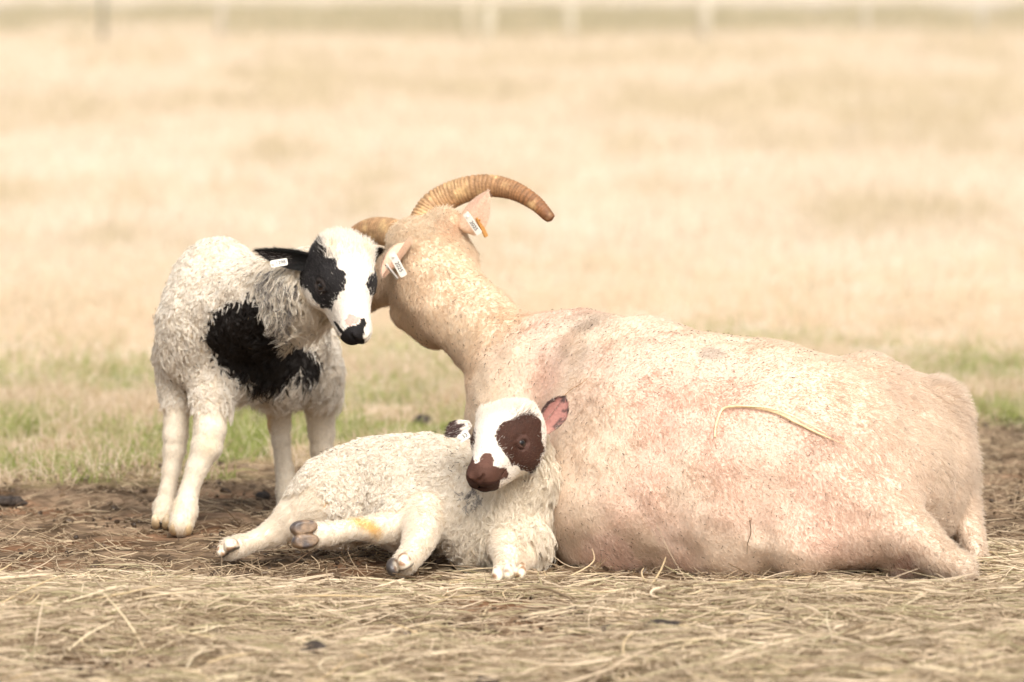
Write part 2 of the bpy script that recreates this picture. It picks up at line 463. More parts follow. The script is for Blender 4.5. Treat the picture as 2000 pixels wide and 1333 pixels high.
def hoof_claws(parent, ankle, toe, up, r, col_fn, splay=.5, gap=1.0):
    """cloven hoof: two tapered claws side by side from ankle to toe"""
    ankle, toe = np.asarray(ankle, float), np.asarray(toe, float)
    f = unit(toe - ankle); s = unit(np.cross(f, np.asarray(up, float))); u_ = np.cross(s, f)
    L = np.linalg.norm(toe - ankle)
    b = Body(); R = np.stack([f, s, u_], 1)
    for sg in (-1, 1):
        b.ell(ankle + f * L * .55 + s * sg * r * .52 * gap, (L * .52, r * .50, r * .72), .0015, R=R)
        b.ell(ankle + f * L * .80 + s * sg * r * .46 * gap - u_ * r * .15, (L * .24, r * .38, r * .5), .008, R=R)
    fl = lambda p: np.maximum(b(p), -((p - ankle) @ u_) - r * .52)     # flat sole
    lo = np.minimum(ankle, toe) - r * 2.0; hi = np.maximum(ankle, toe) + r * 2.0
    v, q = sdf_mesh(fl, lo, hi, .002)
    a = (v - ankle) @ f / L; h = (v - ankle) @ u_ / r; sd = (v - ankle) @ s / r
    return np_mesh('hoof', v, q, M_HOOF, parent, col_fn(a, h, sd, v))
def ear_tag(parent, c, xdir, nrm, L, W, text, size, thick=.0016):
    """flat plastic tag with printed number; xdir along its length"""
    x = unit(xdir); n = np.asarray(nrm, float); n = unit(n - (n @ x) * x); y = np.cross(n, x)
    pr = []
    rc = W * .22
    for cx, cy, a0 in ((L / 2 - rc, W / 2 - rc, 0), (-L / 2 + rc, W / 2 - rc, 90), (-L / 2 + rc, -W / 2 + rc, 180), (L / 2 - rc, -W / 2 + rc, 270)):
        for k in range(4):
            a = math.radians(a0 + 30 * k); pr.append((cx + rc * math.cos(a), cy + rc * math.sin(a)))
    pr = np.array(pr); K = len(pr)
    f = np.asarray(c) + pr[:, :1] * x + pr[:, 1:] * y + n * thick
    bk = np.asarray(c) + pr[:, :1] * x + pr[:, 1:] * y - n * thick
    i = np.arange(K); j = (i + 1) % K
    me = bpy.data.meshes.new('ear_tag')
    # a small stud button joins front and back through the ear
    st = []; sf = []
    sc = np.asarray(c) - x * L * .34
    for k, (rr, hh) in enumerate(((W * .2, thick), (W * .2, thick + .0022), (W * .12, thick + .003))):
        for a in range(10):
            an = a * .6283; st.append(sc + x * rr * math.cos(an) + y * rr * math.sin(an) + n * hh)
    o = 2 * K
    for k in range(2):
        for a in range(10): sf.append((o + k * 10 + a, o + k * 10 + (a + 1) % 10, o + (k + 1) * 10 + (a + 1) % 10, o + (k + 1) * 10 + a))
    sf.append(tuple(o + 20 + a for a in range(10)))
    faces = [tuple(i), tuple(i[::-1] + K)] + [(int(a), int(a + K), int(b + K), int(b)) for a, b in zip(i, j)] + sf
    me.from_pydata([tuple(p) for p in np.concatenate([f, bk, np.array(st)])], [], [tuple(int(z) for z in q) for q in faces]); me.materials.append(M_TAG)
    ob = bpy.data.objects.new('ear_tag', me); C.objects.link(ob); ob.parent = parent; ob.matrix_parent_inverse = parent.matrix_world.inverted()
    if text:
        cu = bpy.data.curves.new('number', 'FONT'); cu.body = text; cu.size = size; cu.align_x = 'CENTER'; cu.align_y = 'CENTER'
        to = bpy.data.objects.new('number', cu); C.objects.link(to)
        bpy.context.view_layer.update()
        dg = bpy.context.evaluated_depsgraph_get()
        mt = bpy.data.meshes.new_from_object(to.evaluated_get(dg))
        bpy.data.objects.remove(to)
        for vv in mt.vertices:
            p = np.asarray(c) + x * (vv.co.x + L * .10) + y * vv.co.y + n * (thick + .0007)
            vv.co = Vector(p)
        mt.materials.clear(); mt.materials.append(M_INK)
        lo_ = bpy.data.objects.new('number', mt); C.objects.link(lo_); lo_.parent = ob; lo_.matrix_parent_inverse = ob.matrix_world.inverted()
    return ob

# ------------------------------------------------------------------ lamb head in its own frame (x to the nose, y to its left, z to the brow), metres
def lamb_head(b, org, f, u, s=1.0, wide=1.0):
    f = unit(f); u = np.asarray(u, float); u = unit(u - (u @ f) * f); l = np.cross(u, f)
    R = np.stack([f, l, u], 1)
    W = lambda x, y, z: np.asarray(org) + R @ (np.array([x, y, z]) * s * .001)
    m = s * .001
    b.ell(W(0, 0, 0), np.array([64, 60 * wide, 60]) * m, .02, 'head', R=R)
    b.ell(W(-10, 0, 22), np.array([42, 54 * wide, 30]) * m, .02, 'head', R=R)
    b.ell(W(40, 0, 14), np.array([62, 53, 44]) * m, .02, 'head', R=R)
    b.cone(W(45, 0, 8), W(138, 0, -6), 45 * m, 31 * m, .022, 'head')
    b.ell(W(156, 0, -7), np.array([25, 30, 22]) * m, .015, 'head', R=R)          # nose
    b.cone(W(-5, 0, -38), W(126, 0, -31), 46 * m, 24 * m, .02, 'head')           # jaw
    b.ell(W(148, 0, -31), np.array([20, 21, 13]) * m, .008, 'head', R=R)         # chin
    for sg in (-1, 1):
        b.ell(W(30, 38 * sg, -30), np.array([46, 27, 36]) * m, .02, 'head', R=R)   # cheek
        b.ell(W(48, 42 * sg, 21), np.array([22, 13, 11]) * m, .012, 'head', R=R)  # brow ridge
        b.ell(W(152, 15 * sg, -19), np.array([22, 13, 11]) * m, .008, 'head', R=R)  # upper lip
        b.ell(W(172, 12 * sg, 0), np.array([10, 9, 9]) * m, .006, 'head', R=R)     # nostril wing
        b.ell(W(58, 53 * sg, 4), np.array([16, 10, 13]) * m, .004, 'head', carve=True, R=R)   # eye socket
        b.ell(W(-8, 36 * sg * wide, 46), np.array([14, 12, 11]) * m, .016, 'head', R=R)   # horn bud
        # lids
        lid = [W(42, 52 * sg, -6), W(47, 55.5 * sg, 7), W(58, 54.5 * sg, 14.5), W(74, 48 * sg, 13)]
        for a, c_ in zip(lid[:-1], lid[1:]): b.cone(a, c_, 4.0 * m, 4.0 * m, .002, 'head')
        lid = [W(42, 52 * sg, -6), W(54, 53.5 * sg, -7.5), W(67, 52 * sg, -.5), W(74, 48 * sg, 13)]
        for a, c_ in zip(lid[:-1], lid[1:]): b.cone(a, c_, 3.2 * m, 3.2 * m, .002, 'head')
        # nostril slit and mouth line
        b.cone(W(181, 6 * sg, -9), W(176, 18 * sg, 2), 4.2 * m, 3.4 * m, .003, 'head', carve=True)
        b.cone(W(172, 2 * sg, -25), W(150, 22 * sg, -26), 3.2 * m, 3.0 * m, .003, 'head', carve=True)
        b.cone(W(150, 22 * sg, -26), W(112, 29 * sg, -22), 3.0 * m, 1.8 * m, .003, 'head', carve=True)
    b.cone(W(184, 0, -10), W(172, 0, -24), 1.8 * m, 1.8 * m, .003, 'head', carve=True)
    return R, W
def head_local(p, org, R, s): return (p - np.asarray(org)) @ R / (s * .001)

def finish(name, body, lo, hi, h, parent, colfn, disp=None):
    f = body if disp is None else (lambda p: body(p) + disp(p))
    v, q = sdf_mesh(f, np.asarray(lo), np.asarray(hi), h)
    n = vnormals(v, q)
    cl = colfn(v, n)
    ob = np_mesh('body', v, q, M_SKIN, parent, cl)
    return v, q, n, cl
WHITE = np.array([.84, .80, .72]); CREAM = np.array([.80, .70, .55])

HAIR = 1.0
# ------------------------------------------------------------------ ewe, lying, seen from behind her left flank
def build_ewe():
    root = empty('ewe', P(1450, 1110, .3)); rng = np.random.default_rng(3)
    tag(root, 'shorn pinkish-white horned ewe lying on the hay with her head turned away', 'sheep')
    b = Body()
    # trunk
    b.ball(1092, 815, .66, 182, .07); b.ball(1135, 785, .66, 172, .06)
    b.ball(1298, 890, .42, 238, .08, sc=(1.02, 1.0, 1.0)); b.ball(1440, 890, .36, 234, .07)
    b.ball(1300, 975, .31, 160, .06); b.ball(1190, 985, .36, 140, .06); b.ball(1440, 985, .25, 160, .06); b.ball(1590, 912, .28, 218, .07); b.ball(1240, 765, .5, 140, .07)
    b.ball(1733, 935, .34, 160, .06)
    b.ball(1675, 850, .40, 146, .06); b.ball(1700, 770, .34, 62, .06)
    b.ball(1775, 843, .37, 96, .05); b.ball(1815, 905, .36, 84, .05); b.ball(1770, 1082, .12, 44, .04); b.ball(1825, 812, .40, 56, .04, 'tail')
    b.chain([(1822, 812, .42, 56), (1858, 900, .42, 42), (1874, 1000, .42, 30), (1892, 1078, .42, 18)], .025, 'tail')
    # thigh, folded shank
    b.ball(1650, 1005, .15, 118, .05); b.ball(1575, 1062, .11, 74, .04)
    b.chain([(1715, 1000, .13, 66), (1775, 1042, .07, 38), (1835, 1084, .05, 24), (1880, 1108, .04, 16)], .05, 'leg')
    b.chain([(1880, 1000, .36, 34), (1908, 1085, .30, 18)], .03, 'leg')
    b.ball(1755, 1098, .13, 30, .03)
    # folded far foreleg and brisket, mostly out of sight
    b.chain([(1010, 930, .75, 90), (985, 1040, .72, 50)], .06)
    # neck and head
    b.chain([(1095, 780, .70, 150), (1012, 712, .74, 108), (950, 652, .80, 84), (890, 602, .86, 82), (850, 545, .92, 84)], .045, 'neck')
    b.ball(838, 494, .95, 78, .03, 'neck'); b.ball(880, 505, .95, 54, .04, 'neck'); b.ball(868, 440, .95, 46, .03, 'neck'); b.ball(796, 466, .95, 44, .03, 'neck')
    b.chain([(812, 565, .96, 60), (802, 608, .96, 44), (850, 645, .90, 36)], .04, 'neck')
    b.chain([(825, 500, 1.0, 78), (775, 545, 1.10, 54), (715, 566, 1.22, 34)], .04, 'head')
    b.ball(704, 570, 1.24, 33, .03, 'head')
    disp = lambda p: (fbm(p, .06, 2, 2) - .5) * .014 + (fbm(p, .22, 5, 2) - .5) * .036
    def colfn(v, n):
        px, py = proj(v)
        pink = np.array([.73, .505, .395]); pale = np.array([.72, .575, .44]); cream = np.array([.75, .615, .45])
        a = fbm(v, .22, 91, 3)
        c = lerp(pale, pink, sstep(.31, .60, a + .20 * sstep(260, 60, np.hypot((px - 1400) / 1.3, py - 860)) + .12 * sstep(160, 40, np.hypot(px - 1700, (py - 1060))) - .06)[:, None])
        c = lerp(c, cream, sstep(1120, 930, px + (fbm(v, .08, 4) - .5) * 120)[:, None] * .85)
        c = lerp(c, np.array([.78, .68, .55]), sstep(1560, 1860, px + (fbm(v, .07, 6) - .5) * 160)[:, None] * .8)
        stain = sstep(.5, .7, fbm(v, .10, 71, 3)) * sstep(930, 1090, py) * sstep(1800, 1600, px)
        c = lerp(c, np.array([.55, .42, .27]), stain[:, None] * .6)
        mott = sstep(.5, .68, fbm(v, .035, 72, 3)); c = lerp(c, np.array([.52, .37, .27]), mott[:, None] * .12)
        # greyish smudges
        for x0, y0, rx, ry, k in ((1150, 630, 60, 26, .5), (1390, 692, 34, 16, .8), (1130, 700, 90, 40, .22), (1120, 1030, 90, 70, .22), (1250, 1060, 120, 50, .16), (1600, 880, 60, 26, .22)):
            m = sstep(1.2, .3, np.hypot((px - x0) / rx, (py - y0) / ry) + (fbm(v, .03, 13) - .5) * .9)
            c = lerp(c, np.array([.38, .31, .25]), m[:, None] * k)
        c = lerp(c, np.array([.55, .27, .22]), (sstep(34, 8, np.hypot(px - 1765, py - 1108)) * .7)[:, None])
        m = sstep(40, 8, np.hypot((px - 868), (py - 440)) + (fbm(v, .02, 14) - .5) * 40)
        c = lerp(c, np.array([.62, .36, .20]), m[:, None] * .55)
        sp = fbm(v, .012, 15, 2)
        return c * (0.93 + .14 * sp)[:, None]
    v, q, n, cl = finish('body', b, P(1080, 1180, -.2) - [.52, 0, .06], [1.02, 11.6, .82], .005, root, colfn, disp)
    reg_tail = sstep(.05, -.005, b(v, ('tail',))); reg_neck = sstep(.02, -.02, b(v, ('neck',)) - b(v, ('body',)))
    px, py = proj(v)
    rump = sstep(1480, 1880, px + (fbm(v, .07, 6) - .5) * 160)
    # coat
    N = int(230000 * HAIR)
    if N:
        c, nn, col, tl, nk, rp = sample(v, q, N, (cl, reg_tail, reg_neck, rump), n, rng)
        flow = np.array([.8, -.1, -.65]) + (np.stack([fbm(c, .12, 61) - .5, fbm(c, .12, 62) - .5, fbm(c, .12, 63) - .5], 1)) * 1.6
        flow = lerp(flow, np.array([.35, 0, -1.0]) + 0 * flow, (nk * .6)[:, None])
        L = .0075 + .004 * nk + .012 * tl + .007 * rp + .006 * sstep(.5, .7, fbm(c, .07, 66)) * .6
        lean = 1.05 - .25 * tl - .15 * rp
        pool = fbm(c, .018, 64, 2); L = L * (.85 + .3 * pool); flow = flow + (np.stack([vnoise(c, .014, 67), vnoise(c, .014, 70), vnoise(c, .014, 73)], 1) - .5) * .6
        pts, rad = coat(c, nn, flow, L, lean, .00044, rng, 4, .45)
        tone = lerp(np.array([.57, .44, .325]), np.array([.81, .70, .565]), rng.random(N)[:, None])
        hc = lerp(col * (.86 + .3 * rng.random(N)[:, None]), tone, .34 + .25 * np.maximum(tl, rp)[:, None])
        hc = lerp(hc, col * np.array([1.05, 1.0, .92]), nk[:, None] * .5)
        # grime clinging to the fibre
        dk = rng.random(N) < (.006 + .03 * sstep(.56, .72, fbm(c, .09, 68)) + .03 * sstep(960, 1100, proj(c)[1]) * sstep(1500, 1150, proj(c)[0]))
        hc[dk] = np.array([.34, .25, .17]) * rng.uniform(.6, 1.4, (dk.sum(), 1))
        # debris: short dark flecks caught in the coat
        M = int(2400 * HAIR)
        c2, n2, col2 = sample(v, q, M, (cl,), n, rng)
        keep = (fbm(c2, .14, 69) + rng.normal(0, .06, len(c2))) > .46
        c2, n2 = c2[keep], n2[keep]
        p2, r2 = coat(c2 + n2 * .006, n2, np.array([.8, 0, -.4]) + rng.normal(0, .6, c2.shape), rng.uniform(.003, .008, len(c2)), np.full(len(c2), 1.5), .0007, rng, 4, 1.0)
        pts = np.concatenate([pts, p2]); rad = np.concatenate([rad, r2])
        hc = np.concatenate([hc, np.array([.12, .085, .06]) * rng.uniform(.6, 2.5, (len(c2), 1))])
        # wispy tufts round the horn bases and down the throat
        T_ = []
        for (x0, y0, dr), sp, n_, up_ in (((835, 412, .90), 26, 900, [.2, -.3, 1]), ((800, 440, .90), 30, 700, [-.4, -.3, .9]), ((770, 470, .90), 16, 400, [.3, -.4, -.2]), ((870, 440, .88), 30, 500, [.2, -.5, -.7])):
            pc = P(x0, y0, dr); dd = np.linalg.norm(c - pc, axis=1); near_ = np.where(dd < sp * .0011 + .035)[0]
            if len(near_) == 0: continue
            pick = near_[rng.integers(0, len(near_), n_)]
            pt, rt = coat(c[pick], nn[pick], np.array(up_) + rng.normal(0, .5, (n_, 3)), np.full(n_, .016), np.full(n_, 1.0), .0004, rng, 4, .4)
            T_.append((pt, rt, np.array([.88, .76, .58]) * rng.uniform(.8, 1.04, (n_, 1))))
        for a_, b_, c_ in T_: pts = np.concatenate([pts, a_]); rad = np.concatenate([rad, b_]); hc = np.concatenate([hc, c_])
        curves_obj('coat', pts, rad, np.clip(hc, 0, .92), M_COAT, root)
    # horns
    def horn(pts, r0, r1, tipcol):
        K = 260; path = spline(pts, K); u = np.linspace(0, 1, K)
        r = lerp(r0, r1, u ** 1.25) * np.sqrt(np.clip((1 - u) / .05, 0.02, 1))
        ph = 2 * np.pi * (u * 52 + .35 * np.sin(u * 23) + .2 * np.sin(u * 61)); ridge = np.abs(np.sin(ph / 2)) ** .7
        vv, qq = tube(path, r, 28, .78, up=(0, 1, 0))
        ii = np.minimum(np.arange(len(vv)) // 28, K - 1)
        cen = path[ii]; out = vv - cen
        ang = np.tile(np.linspace(0, 2 * np.pi, 28, endpoint=False), K); ang = np.concatenate([ang, [0, 0]])
        crest = .35 + .65 * sstep(.1, 1, np.cos(ang))                 # ridges stand proud on the outer curve
        f = 1 + (.11 * ridge[ii] * crest - .03) * sstep(1.0, .93, u[ii]) + (vnoise(vv, .004, 5) - .5) * .05
        vv = cen + out * f[:, None]
        g = vnoise(np.stack([u[ii] * 90, ang, 0 * ang], 1), 1.0, 8)
        base = lerp(np.array([.41, .245, .12]), np.array([.22, .092, .034]), sstep(.15, .9, u[ii])[:, None])
        c_ = lerp(base * .50, base * 1.15, (.25 + .75 * ridge[ii])[:, None] * (.7 + .5 * g)[:, None])
        c_ = lerp(c_, np.array([.62, .42, .20]), (sstep(.5, .75, fbm(vv, .02, 33, 3)) * .6)[:, None])
        c_ = lerp(c_, np.array([.10, .045, .02]), (sstep(.75, .97, u[ii] + (vnoise(vv, .01, 34) - .5) * .2) * .5)[:, None])
        np_mesh('horn', vv, tri_fix(qq), M_HORN, root, c_)
    horn([P(826, 440, .98), P(850, 402, .99), P(895, 376, .98), P(950, 364, .96), (P(1000, 372, .93)), P(1042, 395, .90), P(1070, 422, .88), P(1078, 431, .875)], .033, .0080, None)
    horn([P(798, 475, 1.0), P(765, 455, 1.06), P(722, 452, 1.12), P(684, 476, 1.16), P(660, 520, 1.18), P(652, 560, 1.17)], .034, .014, None)
    # ears and tags
    def ear(base, tip, face, wd, cup):
        V, Q, uu, vv, side = ear_mesh(base, tip, face, wd, cup, .06, .004, peak=.36)
        co = lerp(np.array([.74, .54, .38]), np.array([.70, .44, .32]), (sstep(.1, .6, uu) * .8)[:, None])
        o = np_mesh('ear', V, Q, M_EAR, root, co)
        N = int(3000 * HAIR)
        if N:
            nn_ = vnormals(V, Q); c_, n_, k_ = sample(V, Q, N, (co,), nn_, rng)
            p_, r_ = coat(c_, n_, unit(np.asarray(tip) - base)[None] + 0 * c_, np.full(N, .008), np.full(N, 1.2), .00026, rng)
            curves_obj('ear_hair', p_, r_, np.clip(k_ * .5 + np.array([.88, .78, .64]) * .5, 0, .9), M_COAT, o)
    ear(P(900, 448, .92), P(951, 374, .89), [.75, .62, .1], .066, .55)
    ear(P(800, 474, .885), P(752, 545, .81), [-.80, -.5, .3], .064, .55)
    ear_tag(root, P(923, 437, .86), unit(P(938, 460, .86) - P(908, 416, .86)), [-.45, -.85, .2], .054, .0135, '2025', .0115)
    brown = ear_tag(root, P(941, 444, .90), unit(P(950, 464, .90) - P(932, 426, .90)), [.75, -.6, .2], .046, .0115, None, .01)
    brown.data.materials[0] = mat_attrless
    ear_tag(root, P(777, 517, .765), unit(P(791, 544, .765) - P(763, 492, .765)), [-.30, -.85, .3], .056, .0155, '2025', .012)
    ear_tag(root, P(765, 531, .79), unit(P(777, 546, .79) - P(756, 520, .79)), [-.9, -.3, -.3], .040, .012, None, .01)
    # hind hoof just showing beside the tail
    def hc(a, h, sd, vv): return np.tile(np.array([.06, .055, .052]), (len(vv), 1)) * (.7 + .6 * vnoise(vv, .006, 2))[:, None]
    hoof_claws(root, P(1880, 1098, .09), P(1902, 1108, .085), [-.2, -.6, .75], .015, hc)
    return root
mat_attrless = mat_plain('brown_tag_plastic', (.42, .20, .05), .4, .4)
EWE = build_ewe()

# ------------------------------------------------------------------ standing lamb
def build_standing():
    root = empty('lamb', P(400, 1040, .92)); rng = np.random.default_rng(5)
    tag(root, 'standing white lamb with black eye patches and a big black patch on its shoulder', 'lamb', 'lambs beside the ewe')
    b = Body()
    # trunk: breast near us, rump further away to the right
    b.ball(392, 630, 1.02, 78, .08); b.ball(425, 548, 1.08, 80, .08); b.ball(380, 690, 1.04, 62, .06)
    b.ball(475, 620, 1.16, 104, .07); b.ball(540, 650, 1.34, 100, .06); b.ball(578, 685, 1.48, 78, .06)
    b.ball(470, 690, 1.06, 70, .06); b.ball(540, 715, 1.26, 58, .06)
    b.chain([(440, 605, 1.0, 92), (510, 590, .90, 80), (575, 572, .82, 68), (630, 545, .76, 56)], .05, 'neck')
    # forelegs
    b.chain([(418, 690, 1.02, 52), (411, 775, .97, 34), (410, 840, .945, 30), (404, 872, .94, 29), (386, 912, .935, 20.5), (369, 960, .93, 17.5), (360, 998, .915, 25), (354, 1024, .89, 23)], .035, 'leg')
    b.chain([(345, 700, 1.08, 42), (345, 790, 1.06, 25), (343, 850, 1.05, 23), (341, 878, 1.05, 21), (334, 920, 1.045, 16), (327, 962, 1.04, 15), (321, 990, 1.035, 20), (316, 1012, 1.01, 18)], .03, 'leg')
    # hind legs
    b.chain([(560, 720, 1.36, 50), (543, 790, 1.40, 26), (546, 830, 1.42, 21), (549, 860, 1.42, 17), (555, 915, 1.42, 16), (560, 958, 1.41, 20), (562, 988, 1.38, 19)], .03, 'leg')
    b.chain([(612, 720, 1.42, 50), (625, 790, 1.46, 30), (628, 845, 1.48, 25), (628, 880, 1.48, 20), (629, 930, 1.48, 17), (632, 975, 1.45, 20)], .03, 'leg')
    b.chain([(600, 670, 1.55, 30), (625, 740, 1.64, 18)], .03)
    R, W = lamb_head(b, P(663, 520, .70), [.24, -.66, -.72], [.36, -.60, .66], 1.10, 1.06)
    disp = lambda p: (fbm(p, .035, 2, 2) - .5) * .010 * sstep(.0, .03, b(p, ('head', 'leg')))
    hd_o, hd_s = P(663, 520, .70), 1.10
    def patches(v):
        px, py = proj(v); j = (fbm(v, .011, 3, 2) - .5)
        q = head_local(v, hd_o, R, hd_s)
        head = b(v, ('head',)) < .010
        # black patches round the eyes
        e1 = polydist(px, py, [(596, 482), (612, 470), (628, 470), (637, 484), (630, 496), (650, 508), (668, 528), (678, 546), (670, 568), (656, 582), (648, 603), (628, 598), (610, 580), (600, 566), (570, 556), (560, 520), (560, 490)])
        e2 = polydist(px, py, [(742, 508), (733, 530), (720, 546), (717, 560), (724, 575), (729, 582), (760, 575), (770, 520)])
        m1 = head & ((e1 + j * 16 > 0) & (q[:, 1] < 25)); m2 = head & (e2 + j * 12 > 0) & (q[:, 1] > 0)
        mz = head & (polydist(px, py, [(670, 647), (683, 637), (700, 632), (704, 622), (712, 621), (716, 632), (710, 645), (712, 660), (708, 690), (670, 690), (664, 658)]) + j * 5 > 0) & (q[:, 0] > 120)
        mo = head & (polydist(px, py, [(649, 626), (656, 629), (672, 648), (667, 654), (658, 641)]) + j * 2 > 0)
        pk = head & (polydist(px, py, [(672, 626), (684, 615), (706, 620), (702, 632), (682, 637)]) + j * 5 > 0) & (q[:, 0] > 130)
        sh = polydist(px, py, [(490, 562), (520, 575), (528, 606), (548, 636), (590, 660), (605, 690), (622, 712), (610, 728), (585, 722), (560, 722), (540, 738), (500, 742), (470, 728), (432, 718), (424, 690), (404, 655), (412, 620), (440, 600), (470, 590)])
        shm = (~head) & (sh + (fbm(v, .016, 9, 2) - .5) * 34 > 0) & (v[:, 1] < 11.30)
        return m1 | m2, mz | mo, pk, shm
    def colfn(v, n):
        px, py = proj(v)
        c = np.tile(np.array([.80, .70, .55]), (len(v), 1))
        hd = b(v, ('head',)) < .012; lg = sstep(.015, .0, b(v, ('leg',)))
        c[hd] = (.74, .67, .57)
        lq = head_local(v, hd_o, R, hd_s)
        for sg in (-1, 1): c = lerp(c, np.array([.78, .56, .28]), (hd * sstep(15, 5, np.linalg.norm(lq - np.array([-4, 36 * sg, 54]), axis=1)))[:, None] * .6)
        c = lerp(c, np.array([.80, .71, .57]), lg[:, None])
        # yellow stains at the joints
        for x0, y0, rx, ry, k in ((522, 828, 10, 26, .8), (405, 868, 22, 30, .22), (352, 985, 26, 22, .2)):
            m = sstep(1.2, .2, np.hypot((px - x0) / rx, (py - y0) / ry)) * k
            c = lerp(c, np.array([.72, .45, .12]), m[:, None])
        dm = sstep(.13, .0, v[:, 2] + (fbm(v, .03, 41) - .5) * .10) * .35 + sstep(.55, .75, fbm(v, .03, 42, 3)) * .25 * lg
        c = lerp(c, np.array([.50, .38, .24]), dm[:, None] * lg[:, None])
        m12, mz, pk, sh = patches(v)
        c[sh] = (.014, .012, .011); c[m12] = (.016, .014, .014)
        le = np.minimum(np.linalg.norm(v - W(58, 53, 4), axis=1), np.linalg.norm(v - W(58, -53, 4), axis=1)); c[m12 & (le < .019)] = (.040, .031, .027)
        c[pk] = (.80, .36, .30); c[mz] = (.012, .010, .010)
        return c
    v, q, n, cl = finish('body', b, [-.80, 10.35, -.02], [-.25, 11.85, .72], .0028, root, colfn, disp)
    eye(root, W(58, 45.0, 3.0), .0135 * 1.1, R @ np.array([.25, .95, .12]), (.035, .022, .015))
    eye(root, W(58, -45.0, 3.0), .0135 * 1.1, R @ np.array([.25, -.95, .12]), (.035, .022, .015))
    # ears
    def ear(base, tip, face, wd, cup):
        V, Q, uu, vv, side = ear_mesh(base, tip, face, wd, cup, -.05, .004)
        co = np.tile(np.array([.009, .008, .008]), (len(V), 1))
        grey = (side == 0) & (np.abs(vv + .1) < .5) & (uu > .4) & (uu < .92)
        co[grey] = (.04, .030, .028)
        o = np_mesh('ear', V, Q, M_EAR, root, co)
        N = int(2600 * HAIR)
        if N:
            nn_ = vnormals(V, Q); c_, n_, k_ = sample(V, Q, N, (co,), nn_, rng)
            p_, r_ = coat(c_, n_, unit(np.asarray(tip) - base)[None] + 0 * c_, np.full(N, .012), np.full(N, 1.08), .0003, rng)
            hcx = k_ * rng.uniform(.6, 1.6, (N, 1)); pale = (k_[:, 0] > .03) & (rng.random(N) < .10); hcx[pale] = (.5, .45, .40)
            curves_obj('ear_hair', p_, r_, hcx, M_COAT, o)
        return o
    ear(P(622, 512, .69), P(499, 493, .72), [-.05, -.95, -.30], .041, .5)
    ear(P(716, 500, .80), P(742, 505, .93), [.6, .2, -.4], .050, .35)
    ear_tag(root, P(545, 514, .655), unit(P(560, 512, .655) - P(530, 517, .655)), [.0, -1, .15], .036, .0150, '1298', .0105)
    # hooves
    def hcol(a, h, sd, vv):
        c = lerp(np.array([.62, .50, .33]), np.array([.42, .30, .17]), sstep(.5, 1, a)[:, None])
        return lerp(c, np.array([.05, .04, .03]), ((np.abs(sd) < .13) * sstep(.3, .7, a))[:, None]) * (.8 + .4 * vnoise(vv, .008, 3))[:, None]
    for a, t in (((355, 1016, .90), (352, 1039, .875)), ((317, 1006, 1.015), (314, 1027, .99)), ((562, 978, 1.385), (562, 1000, 1.35)), ((632, 970, 1.45), (634, 992, 1.41))):
        hoof_claws(root, P(*a), P(*t), [0, -.75, .55], (.0255 if a[2] < 1.0 else .022), hcol)
    # fleece
    if HAIR:
        dh, dl = b(v, ('head',)), b(v, ('leg',)); db = b(v, ('body',)); dn = b(v, ('neck',))
        short = np.clip(sstep(.016, .004, dh) * sstep(-.03, -.008, dn - 0 * dh) + sstep(.012, -.006, dl - np.minimum(db, dn) * .6) * (v[:, 2] < .26), 0, 1)
        face = sstep(.012, .002, dh)
        short = np.maximum(short, face * sstep(-.012, .004, dn)); 
        m12, mz, pk, sh = patches(v)
        black = (m12 | sh).astype(float); bare = (mz | pk).astype(float)
        px, py = proj(v); neckz = sstep(.0, -.03, dn - db) * sstep(480, 560, px)
        fringe = sstep(660, 760, py) * sstep(420, 470, px)
        # wool locks
        M = int(20000 * HAIR)
        c, nn, s_, bl, nk, fr = sample(v, q, int(M * 1.6), (short, sh.astype(float), neckz, fringe), n, rng)
        k = s_ < .45; c, nn, bl, nk, fr = c[k][:M], nn[k][:M], bl[k][:M] > .5, nk[k][:M], fr[k][:M]
        lng = np.maximum(nk, fr)
        flow = np.array([-.15, .1, -1.0]) + np.stack([fbm(c, .05, 71) - .5, fbm(c, .05, 72) - .5, fbm(c, .05, 73) - .5], 1) * 1.4 + rng.normal(0, .7, c.shape) * (1 - lng)[:, None]
        pts, rad, rep = locks(c, nn, flow, .0155 + .027 * lng, .85 + .20 * lng, .0034 + .0026 * lng, 1.2 + .8 * lng, 6, .0020 - .0009 * lng, .00056, rng, 12)
        tone = lerp(np.array([.75, .65, .51]), np.array([.94, .90, .82]), (rng.random(len(pts))[:, None] * .45 + rep(rng.random(len(c)))[:, None] * .55) ** .75)
        tone = lerp(tone, np.array([.82, .73, .58]), rep(nk)[:, None] * .35)
        bk = np.array([.018, .014, .012]) * rng.uniform(.5, 1.9, (len(pts), 1))
        hc = np.where(rep(bl)[:, None], bk, tone)
        # greyed locks between the neck and the black patch
        ppx, ppy = proj(c); gz = (polydist(ppx, ppy, [(530, 530), (570, 525), (580, 580), (560, 640), (535, 620), (525, 580)]) > -4) & (rng.random(len(c)) < .5)
        gr = rep(gz) & (rng.random(len(pts)) < .8); hc[gr] = np.array([.22, .20, .185]) * rng.uniform(.5, 1.8, (gr.sum(), 1))
        # short coat on face and legs
        N = int(95000 * HAIR)
        c, nn, s_, col, ba, hd = sample(v, q, N, (short, cl, bare, face), n, rng)
        le = np.minimum(np.linalg.norm(c - W(58, 53, 4), axis=1), np.linalg.norm(c - W(58, -53, 4), axis=1))
        col = colfn(c + rng.normal(0, .0045, c.shape), nn)
        k = (s_ > .2) & (ba < .4) & (le > .013); c, nn, col, hd = c[k], nn[k], col[k], hd[k]
        fl = lerp(np.array([-.1, 0, -1.0]) + 0 * c, -R[:, 0] + 0 * c, hd[:, None])
